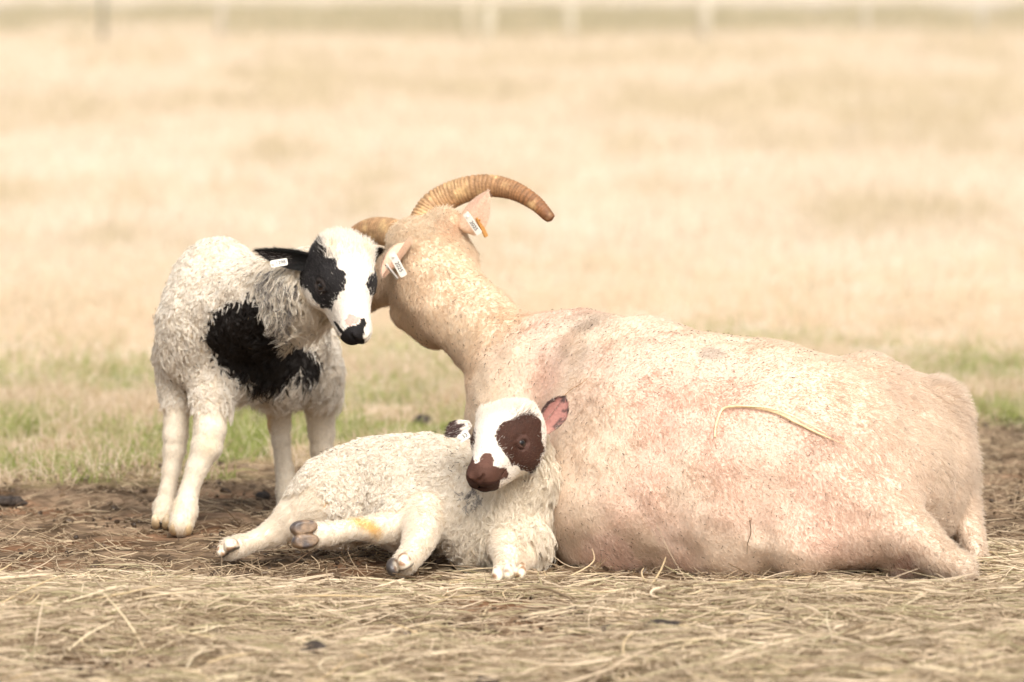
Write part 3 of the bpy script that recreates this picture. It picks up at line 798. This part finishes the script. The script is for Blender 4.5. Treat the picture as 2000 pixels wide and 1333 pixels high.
        pool = fbm(c, .02, 75); fl = fl + (np.stack([fbm(c, .03, 76), fbm(c, .03, 77), fbm(c, .03, 78)], 1) - .5) * .9
        lq = head_local(c, hd_o, R, hd_s)
        crown = hd * sstep(60, 10, lq[:, 0]) * sstep(20, 45, lq[:, 2])
        p2, r2 = coat(c, nn, fl, lerp(.0085, .0070, hd) + crown * .009, lerp(1.02 + 0 * hd, 1.12, hd) - .3 * crown, .00040, rng, 4, .3)
        p2, r2 = resampleK(p2, r2, 12)
        dark = col[:, 0] < .1
        h2 = np.where(dark[:, None], np.array([.016, .014, .0135]) * rng.uniform(.4, 4.0, (len(c), 1)) ** 1.15, lerp(col, np.array([.83, .775, .685]), (.10 + .42 * hd + .5 * rng.random(len(c)))[:, None]))
        # bits of straw and dirt in the wool
        M2 = 420; c3, n3, s3 = sample(v, q, M2, (short,), n, rng); k = s3 < .4; c3, n3 = c3[k], n3[k]
        p3, r3 = coat(c3 + n3 * .012, n3, rng.normal(0, 1, c3.shape), np.full(len(c3), .009), np.full(len(c3), 1.45), .0006, rng, 12, .5)
        h3 = lerp(np.array([.07, .05, .035]), np.array([.45, .33, .18]), (rng.random(len(c3)) < .35)[:, None] * 1.0)
        curves_obj('fleece', np.concatenate([pts, p2, p3]), np.concatenate([rad, r2, r3]), np.clip(np.concatenate([hc, h2, h3]), 0, .92), M_COAT, root)
    return root
LAMB_A = build_standing()

# ------------------------------------------------------------------ lying lamb
def build_lying():
    root = empty('lamb', P(800, 1085, .3)); rng = np.random.default_rng(8)
    tag(root, 'lying white lamb with dark brown eye patches and muzzle, leaning against the ewe', 'lamb', 'lambs beside the ewe')
    b = Body()
    b.ball(672, 968, .44, 82, .05); b.ball(735, 945, .44, 84, .05); b.ball(810, 945, .42, 92, .05); b.ball(880, 953, .40, 90, .05)
    b.ball(935, 995, .34, 78, .07); b.ball(985, 1005, .28, 64, .05); b.ball(640, 985, .42, 62, .06); b.ball(800, 1010, .38, 62, .06)
    b.ball(905, 1030, .28, 50, .05); b.ball(1018, 1050, .24, 40, .04)
    b.chain([(985, 990, .30, 72), (1008, 940, .28, 60), (1003, 890, .27, 54)], .04, 'neck')
    b.ball(1044, 925, .27, 26, .03, 'neck')
    # hind leg stretched to the left
    b.chain([(630, 985, .40, 62), (575, 1012, .40, 37), (537, 1040, .40, 25), (500, 1056, .385, 17), (470, 1066, .365, 18), (450, 1072, .34, 20)], .035, 'leg')
    # near hind leg, sole towards us
    b.ball(790, 1010, .30, 46, .04)
    b.chain([(800, 1030, .28, 38), (740, 1032, .24, 26), (690, 1032, .20, 17), (645, 1042, .18, 19), (602, 1046, .165, 25)], .03, 'leg')
    # forelegs
    b.chain([(830, 1008, .27, 44), (824, 1036, .20, 34), (817, 1060, .15, 28), (806, 1080, .12, 23), (794, 1096, .10, 21), (784, 1104, .09, 20)], .025, 'leg')
    b.ball(950, 1048, .27, 48, .05)
    b.chain([(985, 1065, .18, 34), (990, 1086, .12, 24), (987, 1106, .09, 18), (984, 1118, .07, 17)], .03, 'leg')
    b.chain([(1024, 1055, .22, 28), (1030, 1090, .18, 18), (1010, 1106, .12, 14)], .03, 'leg')
    ho, hs = P(998, 847, .20), 1.02
    R, W = lamb_head(b, ho, [-.385, -.83, -.405], [-.34, -.28, .90], hs, 1.17)
    disp = lambda p: (fbm(p, .035, 4, 2) - .5) * .010 * sstep(.0, .03, b(p, ('head', 'leg')))
    def patches(v):
        px, py = proj(v); j = fbm(v, .011, 5, 2) - .5; q = head_local(v, ho, R, hs)
        head = b(v, ('head',)) < .010
        e1 = polydist(px, py, [(966, 842), (985, 826), (1008, 812), (1040, 806), (1056, 822), (1060, 850), (1063, 880), (1052, 905), (1042, 926), (1020, 918), (1002, 908), (988, 892), (974, 872)])
        e2 = polydist(px, py, [(905, 836), (922, 834), (929, 848), (926, 866), (918, 882), (900, 880)])
        m = head & (((e1 + j * 10 > 0) & (q[:, 1] > 8)) | ((e2 + j * 6 > 0) & (q[:, 1] < -5)))
        mz = head & (q[:, 0] > 95) & ((polydist(px, py, [(936, 903), (938, 890), (948, 884), (961, 888), (966, 900), (963, 910), (990, 915), (994, 926), (990, 936), (977, 938), (974, 958), (960, 966), (920, 966), (896, 948), (896, 925), (906, 902), (922, 890), (929, 906)]) + j * 4 > 0))
        return m, mz
    def colfn(v, n):
        px, py = proj(v)
        c = np.tile(np.array([.80, .70, .54]), (len(v), 1))
        hd = b(v, ('head',)) < .012; lg = sstep(.015, .0, b(v, ('leg',)))
        c[hd] = (.75, .68, .58)
        c = lerp(c, np.array([.82, .73, .60]), lg[:, None])
        for x0, y0, rx, ry, k in ((712, 1024, 34, 13, .72), (643, 990, 13, 13, .8), (735, 1040, 13, 14, .6)):
            m = sstep(1.25, .4, np.hypot((px - x0 - (py - y0) * .0) / rx, (py - y0 - (px - x0) * .35) / ry) + (fbm(v, .02, 7) - .5) * .5) * k
            c = lerp(c, np.array([.74, .44, .08]), m[:, None])
        dm = sstep(.10, .0, v[:, 2] + (fbm(v, .03, 41) - .5) * .10) * .35 + sstep(.55, .75, fbm(v, .03, 42, 3)) * .22
        c = lerp(c, np.array([.52, .40, .25]), dm[:, None] * lg[:, None])
        m, mz = patches(v)
        c[m] = (.050, .020, .012); le = np.linalg.norm(v - W(58, 53, 4), axis=1); c[m & (le < .018)] = (.085, .042, .031); c[mz] = (.078, .035, .023)
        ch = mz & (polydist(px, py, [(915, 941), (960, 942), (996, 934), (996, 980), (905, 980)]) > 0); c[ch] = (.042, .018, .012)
        pd = mz & (polydist(px, py, [(934, 880), (970, 880), (970, 910), (945, 915), (930, 905)]) > 0); c[pd] = (.105, .049, .034)
        return c
    v, q, n, cl = finish('body', b, [-.62, 9.94, -.03], [.14, 10.68, .36], .0027, root, colfn, disp)
    eye(root, W(58, 45.0, 3.0), .0138, R @ np.array([.25, .95, .12]), (.035, .02, .014))
    eye(root, W(58, -45.0, 3.0), .0138, R @ np.array([.25, -.95, .12]), (.035, .02, .014))
    def ear(base, tip, face, wd, cup, inner):
        V, Q, uu, vv, side = ear_mesh(base, tip, face, wd, cup, .04, .004, peak=.58)
        co = np.tile(np.array([.045, .022, .018]), (len(V), 1))
        j = (vnoise(V, .006, 4) - .5)
        if inner:
            f_ = side == 0
            co[f_] = lerp(np.array([.38, .18, .15]), np.array([.58, .36, .28]), (sstep(.3, 0, uu[f_]))[:, None])
            dk = f_ & ((np.abs(vv) + j * .8 > .72) & (uu > .25) | (uu + j * .3 > .86)); co[dk] = (.10, .06, .055)
            co[(~f_) & (uu < .5)] = (.7, .62, .52)
        else:
            co[uu + j * .5 < .32] = (.74, .66, .58)
        o = np_mesh('ear', V, Q, M_EAR, root, co)
        N = int(2600 * HAIR)
        if N:
            nn_ = vnormals(V, Q); c_, n_, k_, vq, sd_ = sample(V, Q, N, (co, vv, side.astype(float)), nn_, rng)
            keep = (sd_ > .5) | (np.abs(vq) > .7) | (not inner) ; c_, n_, k_ = c_[keep], n_[keep], k_[keep]
            p_, r_ = coat(c_, n_, unit(np.asarray(tip) - base)[None] + 0 * c_, np.full(len(c_), .007), np.full(len(c_), 1.2), .00025, rng)
            hcx = k_ * rng.uniform(.6, 1.6, (len(c_), 1)); pale = rng.random(len(c_)) < .09; hcx[pale] = (.72, .64, .56)
            curves_obj('ear_hair', p_, r_, np.clip(hcx, 0, .9), M_COAT, o)
    ear(P(1056, 846, .215), P(1104, 775, .22), [-.10, -.95, -.2], .050, .45, True)
    ear(P(920, 829, .23), P(872, 851, .22), [-.2, -.75, .6], .040, .35, False)
    ear_tag(root, P(906, 853, .145), unit(P(917, 847, .145) - P(897, 860, .145)), [-.1, -1, .1], .024, .0165, '33', .0115)
    # hooves
    def sole(a, h, sd, vv):
        c = lerp(np.array([.075, .06, .055]), np.array([.30, .20, .12]), sstep(.15, .75, vnoise(vv, .012, 3))[:, None] * .8)
        return c
    def pale(a, h, sd, vv):
        c = lerp(np.array([.72, .62, .48]), np.array([.30, .17, .09]), sstep(.45, .75, vnoise(vv, .011, 6))[:, None])
        c = lerp(c, np.array([.06, .045, .035]), sstep(-.25, -.5, h)[:, None] * .9)
        return c
    hoof_claws(root, P(623, 1041, .145), P(572, 1047, .125), [.05, .95, -.1], .031, sole, gap=.85)
    hoof_claws(root, P(458, 1068, .345), P(436, 1074, .31), [-.5, .25, .8], .022, pale)
    hoof_claws(root, P(790, 1096, .095), P(774, 1108, .045), [-.5, -.2, .8], .026, lambda a, h, sd, vv: lerp(pale(a, h, sd, vv), np.array([.05, .04, .035]), sstep(-.1, .3, sd)[:, None]))
    hoof_claws(root, P(986, 1108, .075), P(980, 1127, .03), [-.3, -.45, .8], .022, pale)
    hoof_claws(root, P(1008, 1102, .10), P(1008, 1122, .045), [.2, -.45, .8], .020, pale)
    if HAIR:
        dh, dl = b(v, ('head',)), b(v, ('leg',)); db = b(v, ('body',)); dn = b(v, ('neck',))
        face = sstep(.012, .002, dh)
        short = np.maximum(face * sstep(-.022, .0, dn), sstep(.008, -.012, dl - np.minimum(db, dn) * .8))
        m, mz = patches(v); bare = mz.astype(float)
        px, py = proj(v)
        lng = np.clip(sstep(.0, -.02, dn - db) + sstep(860, 960, px) * sstep(930, 1000, py), 0, 1)
        M = int(18000 * HAIR)
        c, nn, s_, lg = sample(v, q, int(M * 1.6), (short, lng), n, rng)
        k = s_ < .5; c, nn, lg = c[k][:M], nn[k][:M], lg[k][:M]
        flow = np.array([-.1, -.25, -.9]) + np.stack([fbm(c, .05, 81) - .5, fbm(c, .05, 82) - .5, fbm(c, .05, 83) - .5], 1) * 1.8 + rng.normal(0, .7, c.shape) * (1 - lg)[:, None]
        pts, rad, rep = locks(c, nn, flow, .0150 + .024 * lg, .80 + .22 * lg, .0033 + .0024 * lg, 1.2 + .75 * lg, 6, .0019 - .0008 * lg, .00054, rng, 12)
        tone = lerp(np.array([.70, .60, .46]), np.array([.93, .88, .79]), (rng.random(len(pts))[:, None] * .45 + rep(rng.random(len(c)))[:, None] * .55) ** .75)
        hc = lerp(tone, np.array([.82, .73, .57]), rep(lg)[:, None] * .35)
        ppx, ppy = proj(c); gz = (np.hypot(ppx - 925, ppy - 972) < 16) & (rng.random(len(c)) < .6)
        gr = rep(gz); hc[gr] = np.array([.30, .27, .24]) * rng.uniform(.5, 1.8, (gr.sum(), 1))
        N = int(95000 * HAIR)
        c, nn, s_, col, ba, hd = sample(v, q, N, (short, cl, bare, face), n, rng)
        le = np.minimum(np.linalg.norm(c - W(58, 53, 4), axis=1), np.linalg.norm(c - W(58, -53, 4), axis=1))
        col = colfn(c + rng.normal(0, .0042, c.shape), nn)
        k = (s_ > .15) & (ba < .4) & (le > .0125); c, nn, col, hd = c[k], nn[k], col[k], hd[k]
        fl = lerp(np.array([-.7, -.3, -.6]) + 0 * c, -R[:, 0] + 0 * c, hd[:, None]) + (np.stack([fbm(c, .03, 86), fbm(c, .03, 87), fbm(c, .03, 88)], 1) - .5) * .9
        lq = head_local(c, ho, R, hs); crown = hd * sstep(60, 10, lq[:, 0]) * sstep(20, 45, lq[:, 2])
        p2, r2 = coat(c, nn, fl, lerp(.0105, .0068, hd) + crown * .006, lerp(.98, 1.12, hd) - .2 * crown, .00040, rng, 4, .35)
        p2, r2 = resampleK(p2, r2, 12)
        dark = col[:, 0] < .15
        h2 = np.where(dark[:, None], np.array([.056, .024, .0145]) * rng.uniform(.35, 2.4, (len(c), 1)), lerp(col, np.array([.84, .785, .695]), (.10 + .42 * hd + .5 * rng.random(len(c)))[:, None] * sstep(.1, .4, col[:, 2:3])))
        M2 = 420; c3, n3, s3 = sample(v, q, M2, (short,), n, rng); k = s3 < .4; c3, n3 = c3[k], n3[k]
        p3, r3 = coat(c3 + n3 * .011, n3, rng.normal(0, 1, c3.shape), np.full(len(c3), .008), np.full(len(c3), 1.45), .0006, rng, 12, .5)
        h3 = lerp(np.array([.08, .055, .04]), np.array([.45, .33, .18]), (rng.random(len(c3)) < .35)[:, None] * 1.0)
        curves_obj('fleece', np.concatenate([pts, p2, p3]), np.concatenate([rad, r2, r3]), np.clip(np.concatenate([hc, h2, h3]), 0, .92), M_COAT, root)
    return root
LAMB_B = build_lying()

# ------------------------------------------------------------------ hay, turf, far field
def stalks(x, d, L, r, col, rng, K=6, lift=.03, bendy=.35, tilt=.12, swirl=0):
    N = len(x)
    az = rng.random(N) * 6.283; el = rng.normal(0, tilt, N)
    if swirl:
        pp = np.stack([x, d, 0 * x], 1); az = np.where(rng.random(N) < swirl, 9 * fbm(pp, .30, 91, 2) + rng.normal(0, .45, N), az)
    bd = rng.normal(0, bendy, N); bz = -np.abs(rng.normal(0, .25, N))
    u = np.linspace(-.5, .5, K)[None]
    th = az[:, None] + bd[:, None] * u * 2
    dx = np.cos(th); dy = np.sin(th); st = (L / (K - 1))[:, None]
    px = x[:, None] + np.cumsum(dx * st, 1) - (L * .5)[:, None] * np.cos(az)[:, None]
    py = d[:, None] + np.cumsum(dy * st, 1) - (L * .5)[:, None] * np.sin(az)[:, None]
    gz = height(px.ravel(), py.ravel()).reshape(N, K)
    h0 = (rng.random(N) ** 1.6 * lift) * (.3 + .7 * sstep(10.0, 9.6, d))
    arch = (L * .06)[:, None] * bz[:, None] * (u * 2) ** 2 + (u * L[:, None]) * np.tan(el)[:, None]
    pz = np.maximum(gz.mean(1)[:, None] * .6 + gz * .4 + h0[:, None] + arch + .004, gz + .0015)
    pts = np.stack([px, py, pz], -1)
    rad = r[:, None] * (1 - .5 * np.abs(u * 2) ** 3)
    return pts, rad * np.ones((N, K)), col
rng = np.random.default_rng(21)
def in_view(x, d, m=.40): return np.abs(x) < d * .1 + m
# hay litter on the trampled soil
def view_pick(N, d0, d1, w_):
    d = rng.uniform(d0, d1, N); x = rng.uniform(-w_, w_, N); return x, d
x, d = view_pick(74000, 8.1, 11.2, 1.6)
a = hay_amount(x, d); k = (rng.random(len(x)) < a) & in_view(x, d); x, d = x[k], d[k]; N = len(x)
L = np.clip(rng.lognormal(math.log(.085), .55, N), .02, .30); r = rng.uniform(.0005, .0015, N) * (1 + .7 * (rng.random(N) < .10))
cl = lerp(np.array([.215, .15, .085]), np.array([.86, .70, .495]), rng.random(N)[:, None] ** 1.15)
cl = lerp(cl, np.array([.42, .38, .20]), (rng.random(N) < .2)[:, None] * .6)
H1 = stalks(x, d, L, r, cl, rng, 6, .036, .42, .10, .5)
# loose pale stalks riding on top
x, d = view_pick(2400, 8.2, 10.6, 1.55); a = hay_amount(x, d)
k = (rng.random(len(x)) < a * (.25 + .75 * sstep(.45, .6, fbm(np.stack([x, d, 0 * x], 1), .3, 43)))) & in_view(x, d); x, d = x[k], d[k]; N = len(x)
cl = lerp(np.array([.62, .47, .27]), np.array([.84, .72, .50]), rng.random(N)[:, None])
H3 = stalks(x, d, np.clip(rng.lognormal(math.log(.15), .4, N), .06, .36), rng.uniform(.0011, .0020, N), cl, rng, 6, .040, .6, .15, .4)
x, d = view_pick(52000, 9.4, 13.6, 1.9)
k = in_view(x, d) & (d < 12.3 + 1.4 * sstep(.75, 1.25, x)) & (rng.random(len(x)) < .3 + .7 * sstep(.45, .6, fbm(np.stack([x, d, 0 * x], 1), .25, 19))); x, d = x[k], d[k]; N = len(x)
L = np.clip(rng.lognormal(math.log(.030), .7, N), .010, .24); r = rng.uniform(.0005, .0013, N)
cl = lerp(np.array([.16, .10, .055]), np.array([.62, .49, .32]), rng.random(N)[:, None] ** 1.4)
H2 = stalks(x, d, L, r, cl, rng, 6, .010, .5, .25)
tag(curves_obj('hay', *[np.concatenate([H1[i], H2[i], H3[i]]) for i in range(3)], M_HAY), kind='stuff')
# crumbs of soil and droppings among the litter
x, d = view_pick(19000, 8.6, 13.8, 1.9)
k = in_view(x, d) & (d < 12.3 + 1.4 * sstep(.75, 1.25, x)) & (rng.random(len(x)) < (.15 + .85 * sstep(.5, .62, fbm(np.stack([x, d, 0 * x], 1), .2, 23))) * (1 - .7 * hay_amount(x, d))); x, d = x[k], d[k]; N = len(x)
r = np.exp(rng.normal(math.log(.0032), .5, N)); L = r * rng.uniform(1.5, 4, N)
cl = lerp(np.array([.045, .028, .017]), np.array([.22, .15, .09]), rng.random(N)[:, None] ** 1.3)
K1 = stalks(x, d, L, r, cl, rng, 6, .003, .9, .3)
tag(curves_obj('soil_crumbs', *K1, M_HAY), kind='stuff')
# turf behind the animals, then bleached grass out to the ditch
def blades(x, d, L, r, col, rng, K=4):
    N = len(x); z = height(x, d)
    az = rng.random(N) * 6.283; ln = np.abs(rng.normal(.5, .35, N))
    u = np.linspace(0, 1, K)[None]
    le = ln[:, None] * (.3 + 1.1 * u)
    px = x[:, None] + L[:, None] * u * np.sin(le) * np.cos(az)[:, None]
    py = d[:, None] + L[:, None] * u * np.sin(le) * np.sin(az)[:, None]
    pz = z[:, None] - .004 + L[:, None] * u * np.cos(np.clip(le, 0, 1.5))
    return np.stack([px, py, pz], -1), (r[:, None] * (1 - .7 * u)) * np.ones((N, K)), col
N = 190000; d = rng.uniform(11.9, 22, N); x = rng.uniform(-1, 1, N) * (d * .14 + .5)
p = np.stack([x, d, 0 * x], 1)
k = (d + (fbm(p, .5, 31) - .5) * .9 + (fbm(p, .12, 32) - .5) * .7 - 1.5 * sstep(.75, 1.25, x) > 12.2) & (rng.random(N) < sstep(23, 17, d)); x, d, p = x[k], d[k], p[k]; N = len(x)
gr = sstep(.44, .62, fbm(p, .35, 35, 3) + .02) * sstep(17.5, 13.8, d + (fbm(p, .8, 37) - .5) * 4)
isg = rng.random(N) < gr * .8
cl = np.where(isg[:, None], lerp(np.array([.19, .23, .05]), np.array([.46, .48, .19]), rng.random(N)[:, None]), lerp(lerp(np.array([.46, .34, .19]), np.array([.66, .53, .36]), sstep(13, 20, d)[:, None]), np.array([.82, .685, .53]), rng.random(N)[:, None]))
G = blades(x, d, rng.uniform(.02, .055, N) * (.55 + 1.1 * sstep(.35, .65, fbm(p, .16, 39, 2))), rng.uniform(.0008, .0016, N), cl, rng)
tag(curves_obj('grass', *G, M_GRASS), kind='stuff')
N = 190000; d = np.exp(rng.uniform(math.log(15), math.log(120), N)); x = rng.uniform(-1, 1, N) * (d * .22 + .8)
p = np.stack([x, d, 0 * x], 1)
kk = rng.random(N) < sstep(15, 24, d); x, d, p = x[kk], d[kk], p[kk]; N = len(x); sc_ = np.clip(d / 20, 1, 4)
cl = lerp(np.array([.58, .48, .355]), np.array([.83, .71, .57]), rng.random(N)[:, None])
tuft = np.maximum(sstep(.56, .70, fbm(p * np.array([1, .3, 1]), 2.2, 52, 3)), sstep(.58, .68, fbm(p * np.array([1, .22, 1]), .75, 58, 3))) * (rng.random(N) < .55)
for x0_, d0_, rx_, rd_ in ((-2.62, 57, .9, 5), (-.4, 50, 1.1, 4), (.78, 27.9, .16, 1.0), (-1.77, 22.6, .16, .8), (1.1, 18.5, .22, .6), (-.75, 25, .2, .8), (1.9, 24.5, .5, 1.2), (.5, 20.2, .25, .6), (-1.5, 33, .35, 1.5)):
    tuft = np.maximum(tuft, sstep(1.3, .4, np.hypot((x - x0_) / rx_, (d - d0_) / rd_) + (fbm(p, .3, 59) - .5)) * (rng.random(N) < .85))
cl = lerp(cl, lerp(np.array([.42, .35, .19]), np.array([.56, .48, .31]), rng.random(N)[:, None]), tuft[:, None] * .6)
G = blades(x, d, rng.uniform(.04, .10, N) * sc_ ** .5 * (1 + .8 * tuft), rng.uniform(.0015, .003, N) * sc_, cl, rng)
tag(curves_obj('dry_grass', *G, M_GRASS), kind='stuff')
# scrub along the ditch, only a soft dark band from here
N = 48000; d = rng.uniform(92, 136, N); x = rng.uniform(-1, 1, N) * (d * .2 + 2)
p = np.stack([x, d, 0 * x], 1)
k = fbm(p * np.array([1, .5, 1]), 3.5, 57) + .12 * sstep(-14, 2, x) * sstep(10, 2, x) > .53; x, d = x[k], d[k]; N = len(x)
cl = lerp(np.array([.38, .34, .21]), np.array([.60, .52, .37]), rng.random(N)[:, None])
G = blades(x, d, rng.uniform(.25, .55, N), rng.uniform(.01, .02, N), cl, rng)
tag(curves_obj('scrub', *G, M_GRASS), kind='stuff')
# wire fence far behind
fd = 83.0
fr = empty('fence', (0, fd, height(np.array([0.]), np.array([fd]))[0]))
tag(fr, 'blurred line of pale and dark posts with thin wires far across the field', 'fence')
for pxx, pw, ph, cc, dd in ((200, .09, .85, (.20, .18, .13), 0), (430, .11, .70, (.48, .42, .34), 0), (915, .13, .72, (.47, .41, .31), 2), (953, .17, .62, (.49, .44, .34), -3), (1112, .17, .66, (.47, .42, .32), 0), (1376, .20, .80, (.46, .41, .32), -4), (1690, .10, .66, (.47, .42, .34), 3), (1915, .1, .66, (.46, .42, .34), 3), (-240, .11, .7, (.4, .36, .3), 0), (2290, .11, .7, (.48, .44, .38), 0)):
    D_ = fd + dd; xx = (pxx - 1000) / FPX * D_; z0 = height(np.array([xx]), np.array([D_]))[0]
    vv, qq = tube(np.array([[xx, D_, z0 - .2], [xx + .01, D_, z0 + ph * .5], [xx + .015, D_, z0 + ph - .03], [xx + .015, D_, z0 + ph]]), np.array([pw / 2, pw / 2 * .96, pw / 2 * .92, pw / 2 * .7]), 10, 1, up=(0, 1, 0))
    np_mesh('post', vv, tri_fix(qq), M_POST, fr, np.tile(np.array(cc), (len(vv), 1)))
for hz in (.25, .45, .62):
    xs = np.linspace(-18, 18, 60)
    path = np.stack([xs, np.full(60, fd - .12), height(xs, np.full(60, fd)) + hz], 1)
    vv, qq = tube(path, .004, 5, 1, up=(0, 1, 0))
    np_mesh('wire', vv, tri_fix(qq), M_POST, fr, np.tile(np.array([.3, .3, .3]), (len(vv), 1)))

# ------------------------------------------------------------------ loose things
def dung(px, py, size, sc, label, seed, n=2, lift=0):
    lift = lift + .016 * (py > 1150); d0 = (12000 - lift * 10000) / (py + 60); x0 = (px - 1000) / FPX * d0; z0 = height(np.array([x0]), np.array([d0]))[0]
    b = Body(); r_ = np.random.default_rng(seed)
    for k in range(n + 2):
        b.ell(np.array([x0, d0, z0 + size * .55 + lift]) + r_.normal(0, .24, 3) * size * np.array(sc), np.array(sc) * size * r_.uniform(.55, .85), size * .35)
    f = lambda p: b(p) + (fbm(p, size * .7, seed, 2) - .5) * size * .5
    v, q = sdf_mesh(f, np.array([x0, d0, z0 + lift]) - size * 2.6, np.array([x0, d0, z0 + lift]) + size * 2.6, size / 11)
    c = lerp(np.array([.022, .017, .014]), np.array([.075, .058, .046]), vnoise(v, size * .4, seed)[:, None])
    o = np_mesh('dung_clod', v, q, M_DUNG, None, c)
    tag(o, label, 'dung', 'dung clods on the ground'); return o
dung(613, 1286, .020, (1.3, 1, .85), 'shiny black dung clod with a pale stalk lying across it in the front hay', 1)
dung(948, 1322, .015, (1.5, 1, .6), 'small dark grey dung clod at the very bottom edge of the hay', 2)
dung(1290, 1236, .015, (2.2, 1, .7), 'flat brown-black dung clod in the hay in front of the ewe', 3)
dung(24, 980, .022, (2.2, 1.2, .5), 'low dark clod on bare soil at the left edge beside the grass', 4)
dung(515, 974, .015, (1.2, 1, .8), 'small black clod on the soil between the standing lamb\'s front and hind legs', 5)
dung(322, 1128, .009, (1.2, 1, .9), 'tiny dark dung pellet on the straw below the standing lamb\'s hooves', 6)
dung(1630, 1274, .011, (1.4, 1, .7), 'small brown clod half sunk in the hay at lower right', 7)
dung(1186, 1226, .008, (1.2, 1, .8), 'tiny black dung pellet in the hay just left of the flat clod', 8)
dung(822, 826, .022, (1.2, 1, .8), 'blurred dark clod on the turf between the standing lamb and the ewe', 9)
# a bent straw lying on the ewe
dg = bpy.context.evaluated_depsgraph_get()
ebody = [o for o in EWE.children if o.name.split('.')[0] == 'body'][0]
bpy.context.view_layer.update()
def on_ewe(px, py, off=.006):
    o_ = Vector((0, 0, CAM_H)); t = Vector(P(px, py, 0)) - o_
    mi = ebody.matrix_world.inverted()
    ok, loc, nr, _ = ebody.ray_cast(mi @ o_, (mi.to_3x3() @ t).normalized())
    return np.array(ebody.matrix_world @ loc) + np.array(nr) * off if ok else np.array(P(px, py, .1))
def laid(name, pix, r0, col, label, cat, off=.006, flat=.6, n=60):
    path = spline([on_ewe(a, c_, off) for a, c_ in pix], n); u = np.linspace(0, 1, n)
    vv, qq = tube(path, r0(u), 10, flat, up=(0, -1, 0))
    ii = np.minimum(np.arange(len(vv)) // 10, n - 1)
    g = vnoise(np.stack([u[ii] * 6, vv[:, 2] * 500, 0 * u[ii]], 1), 1, 4)
    cc = np.asarray(col) * (.8 + .4 * g)[:, None]
    o = np_mesh(name, vv, tri_fix(qq), M_STRAW, None, cc); tag(o, label, cat); return o
straw = laid('straw_stalk', [(1398, 857), (1401, 830), (1413, 803), (1440, 797), (1480, 799), (1520, 810), (1560, 829), (1600, 849), (1640, 866), (1680, 884)], lambda u: .0026 * (1 - .85 * sstep(.72, .9, u)) * (1 - .3 * sstep(.2, .05, u)), (.74, .58, .34), 'long yellow straw with a bent end lying on the ewe\'s pink flank', 'straw')
laid('straw_stalk', [(1440, 797), (1500, 801), (1545, 815), (1590, 838), (1612, 850)], lambda u: .0015 * (1 - .6 * np.abs(2 * u - 1) ** 3), (.84, .72, .45), 'pale thin straw lying along the upper edge of the bent yellow straw', 'straw', .0105)
laid('twig', [(1464, 1015), (1466, 1040), (1461, 1060), (1460, 1078)], lambda u: .0011 * (1 - .5 * u), (.13, .09, .05), 'thin dark upright twig stuck to the ewe\'s lower belly', 'twig')
laid('twig', [(1104, 778), (1120, 764), (1140, 752), (1152, 742)], lambda u: .0008 * (1 - .5 * u), (.40, .24, .12), 'thin brown stalk slanting above the lying lamb\'s pink ear', 'twig')
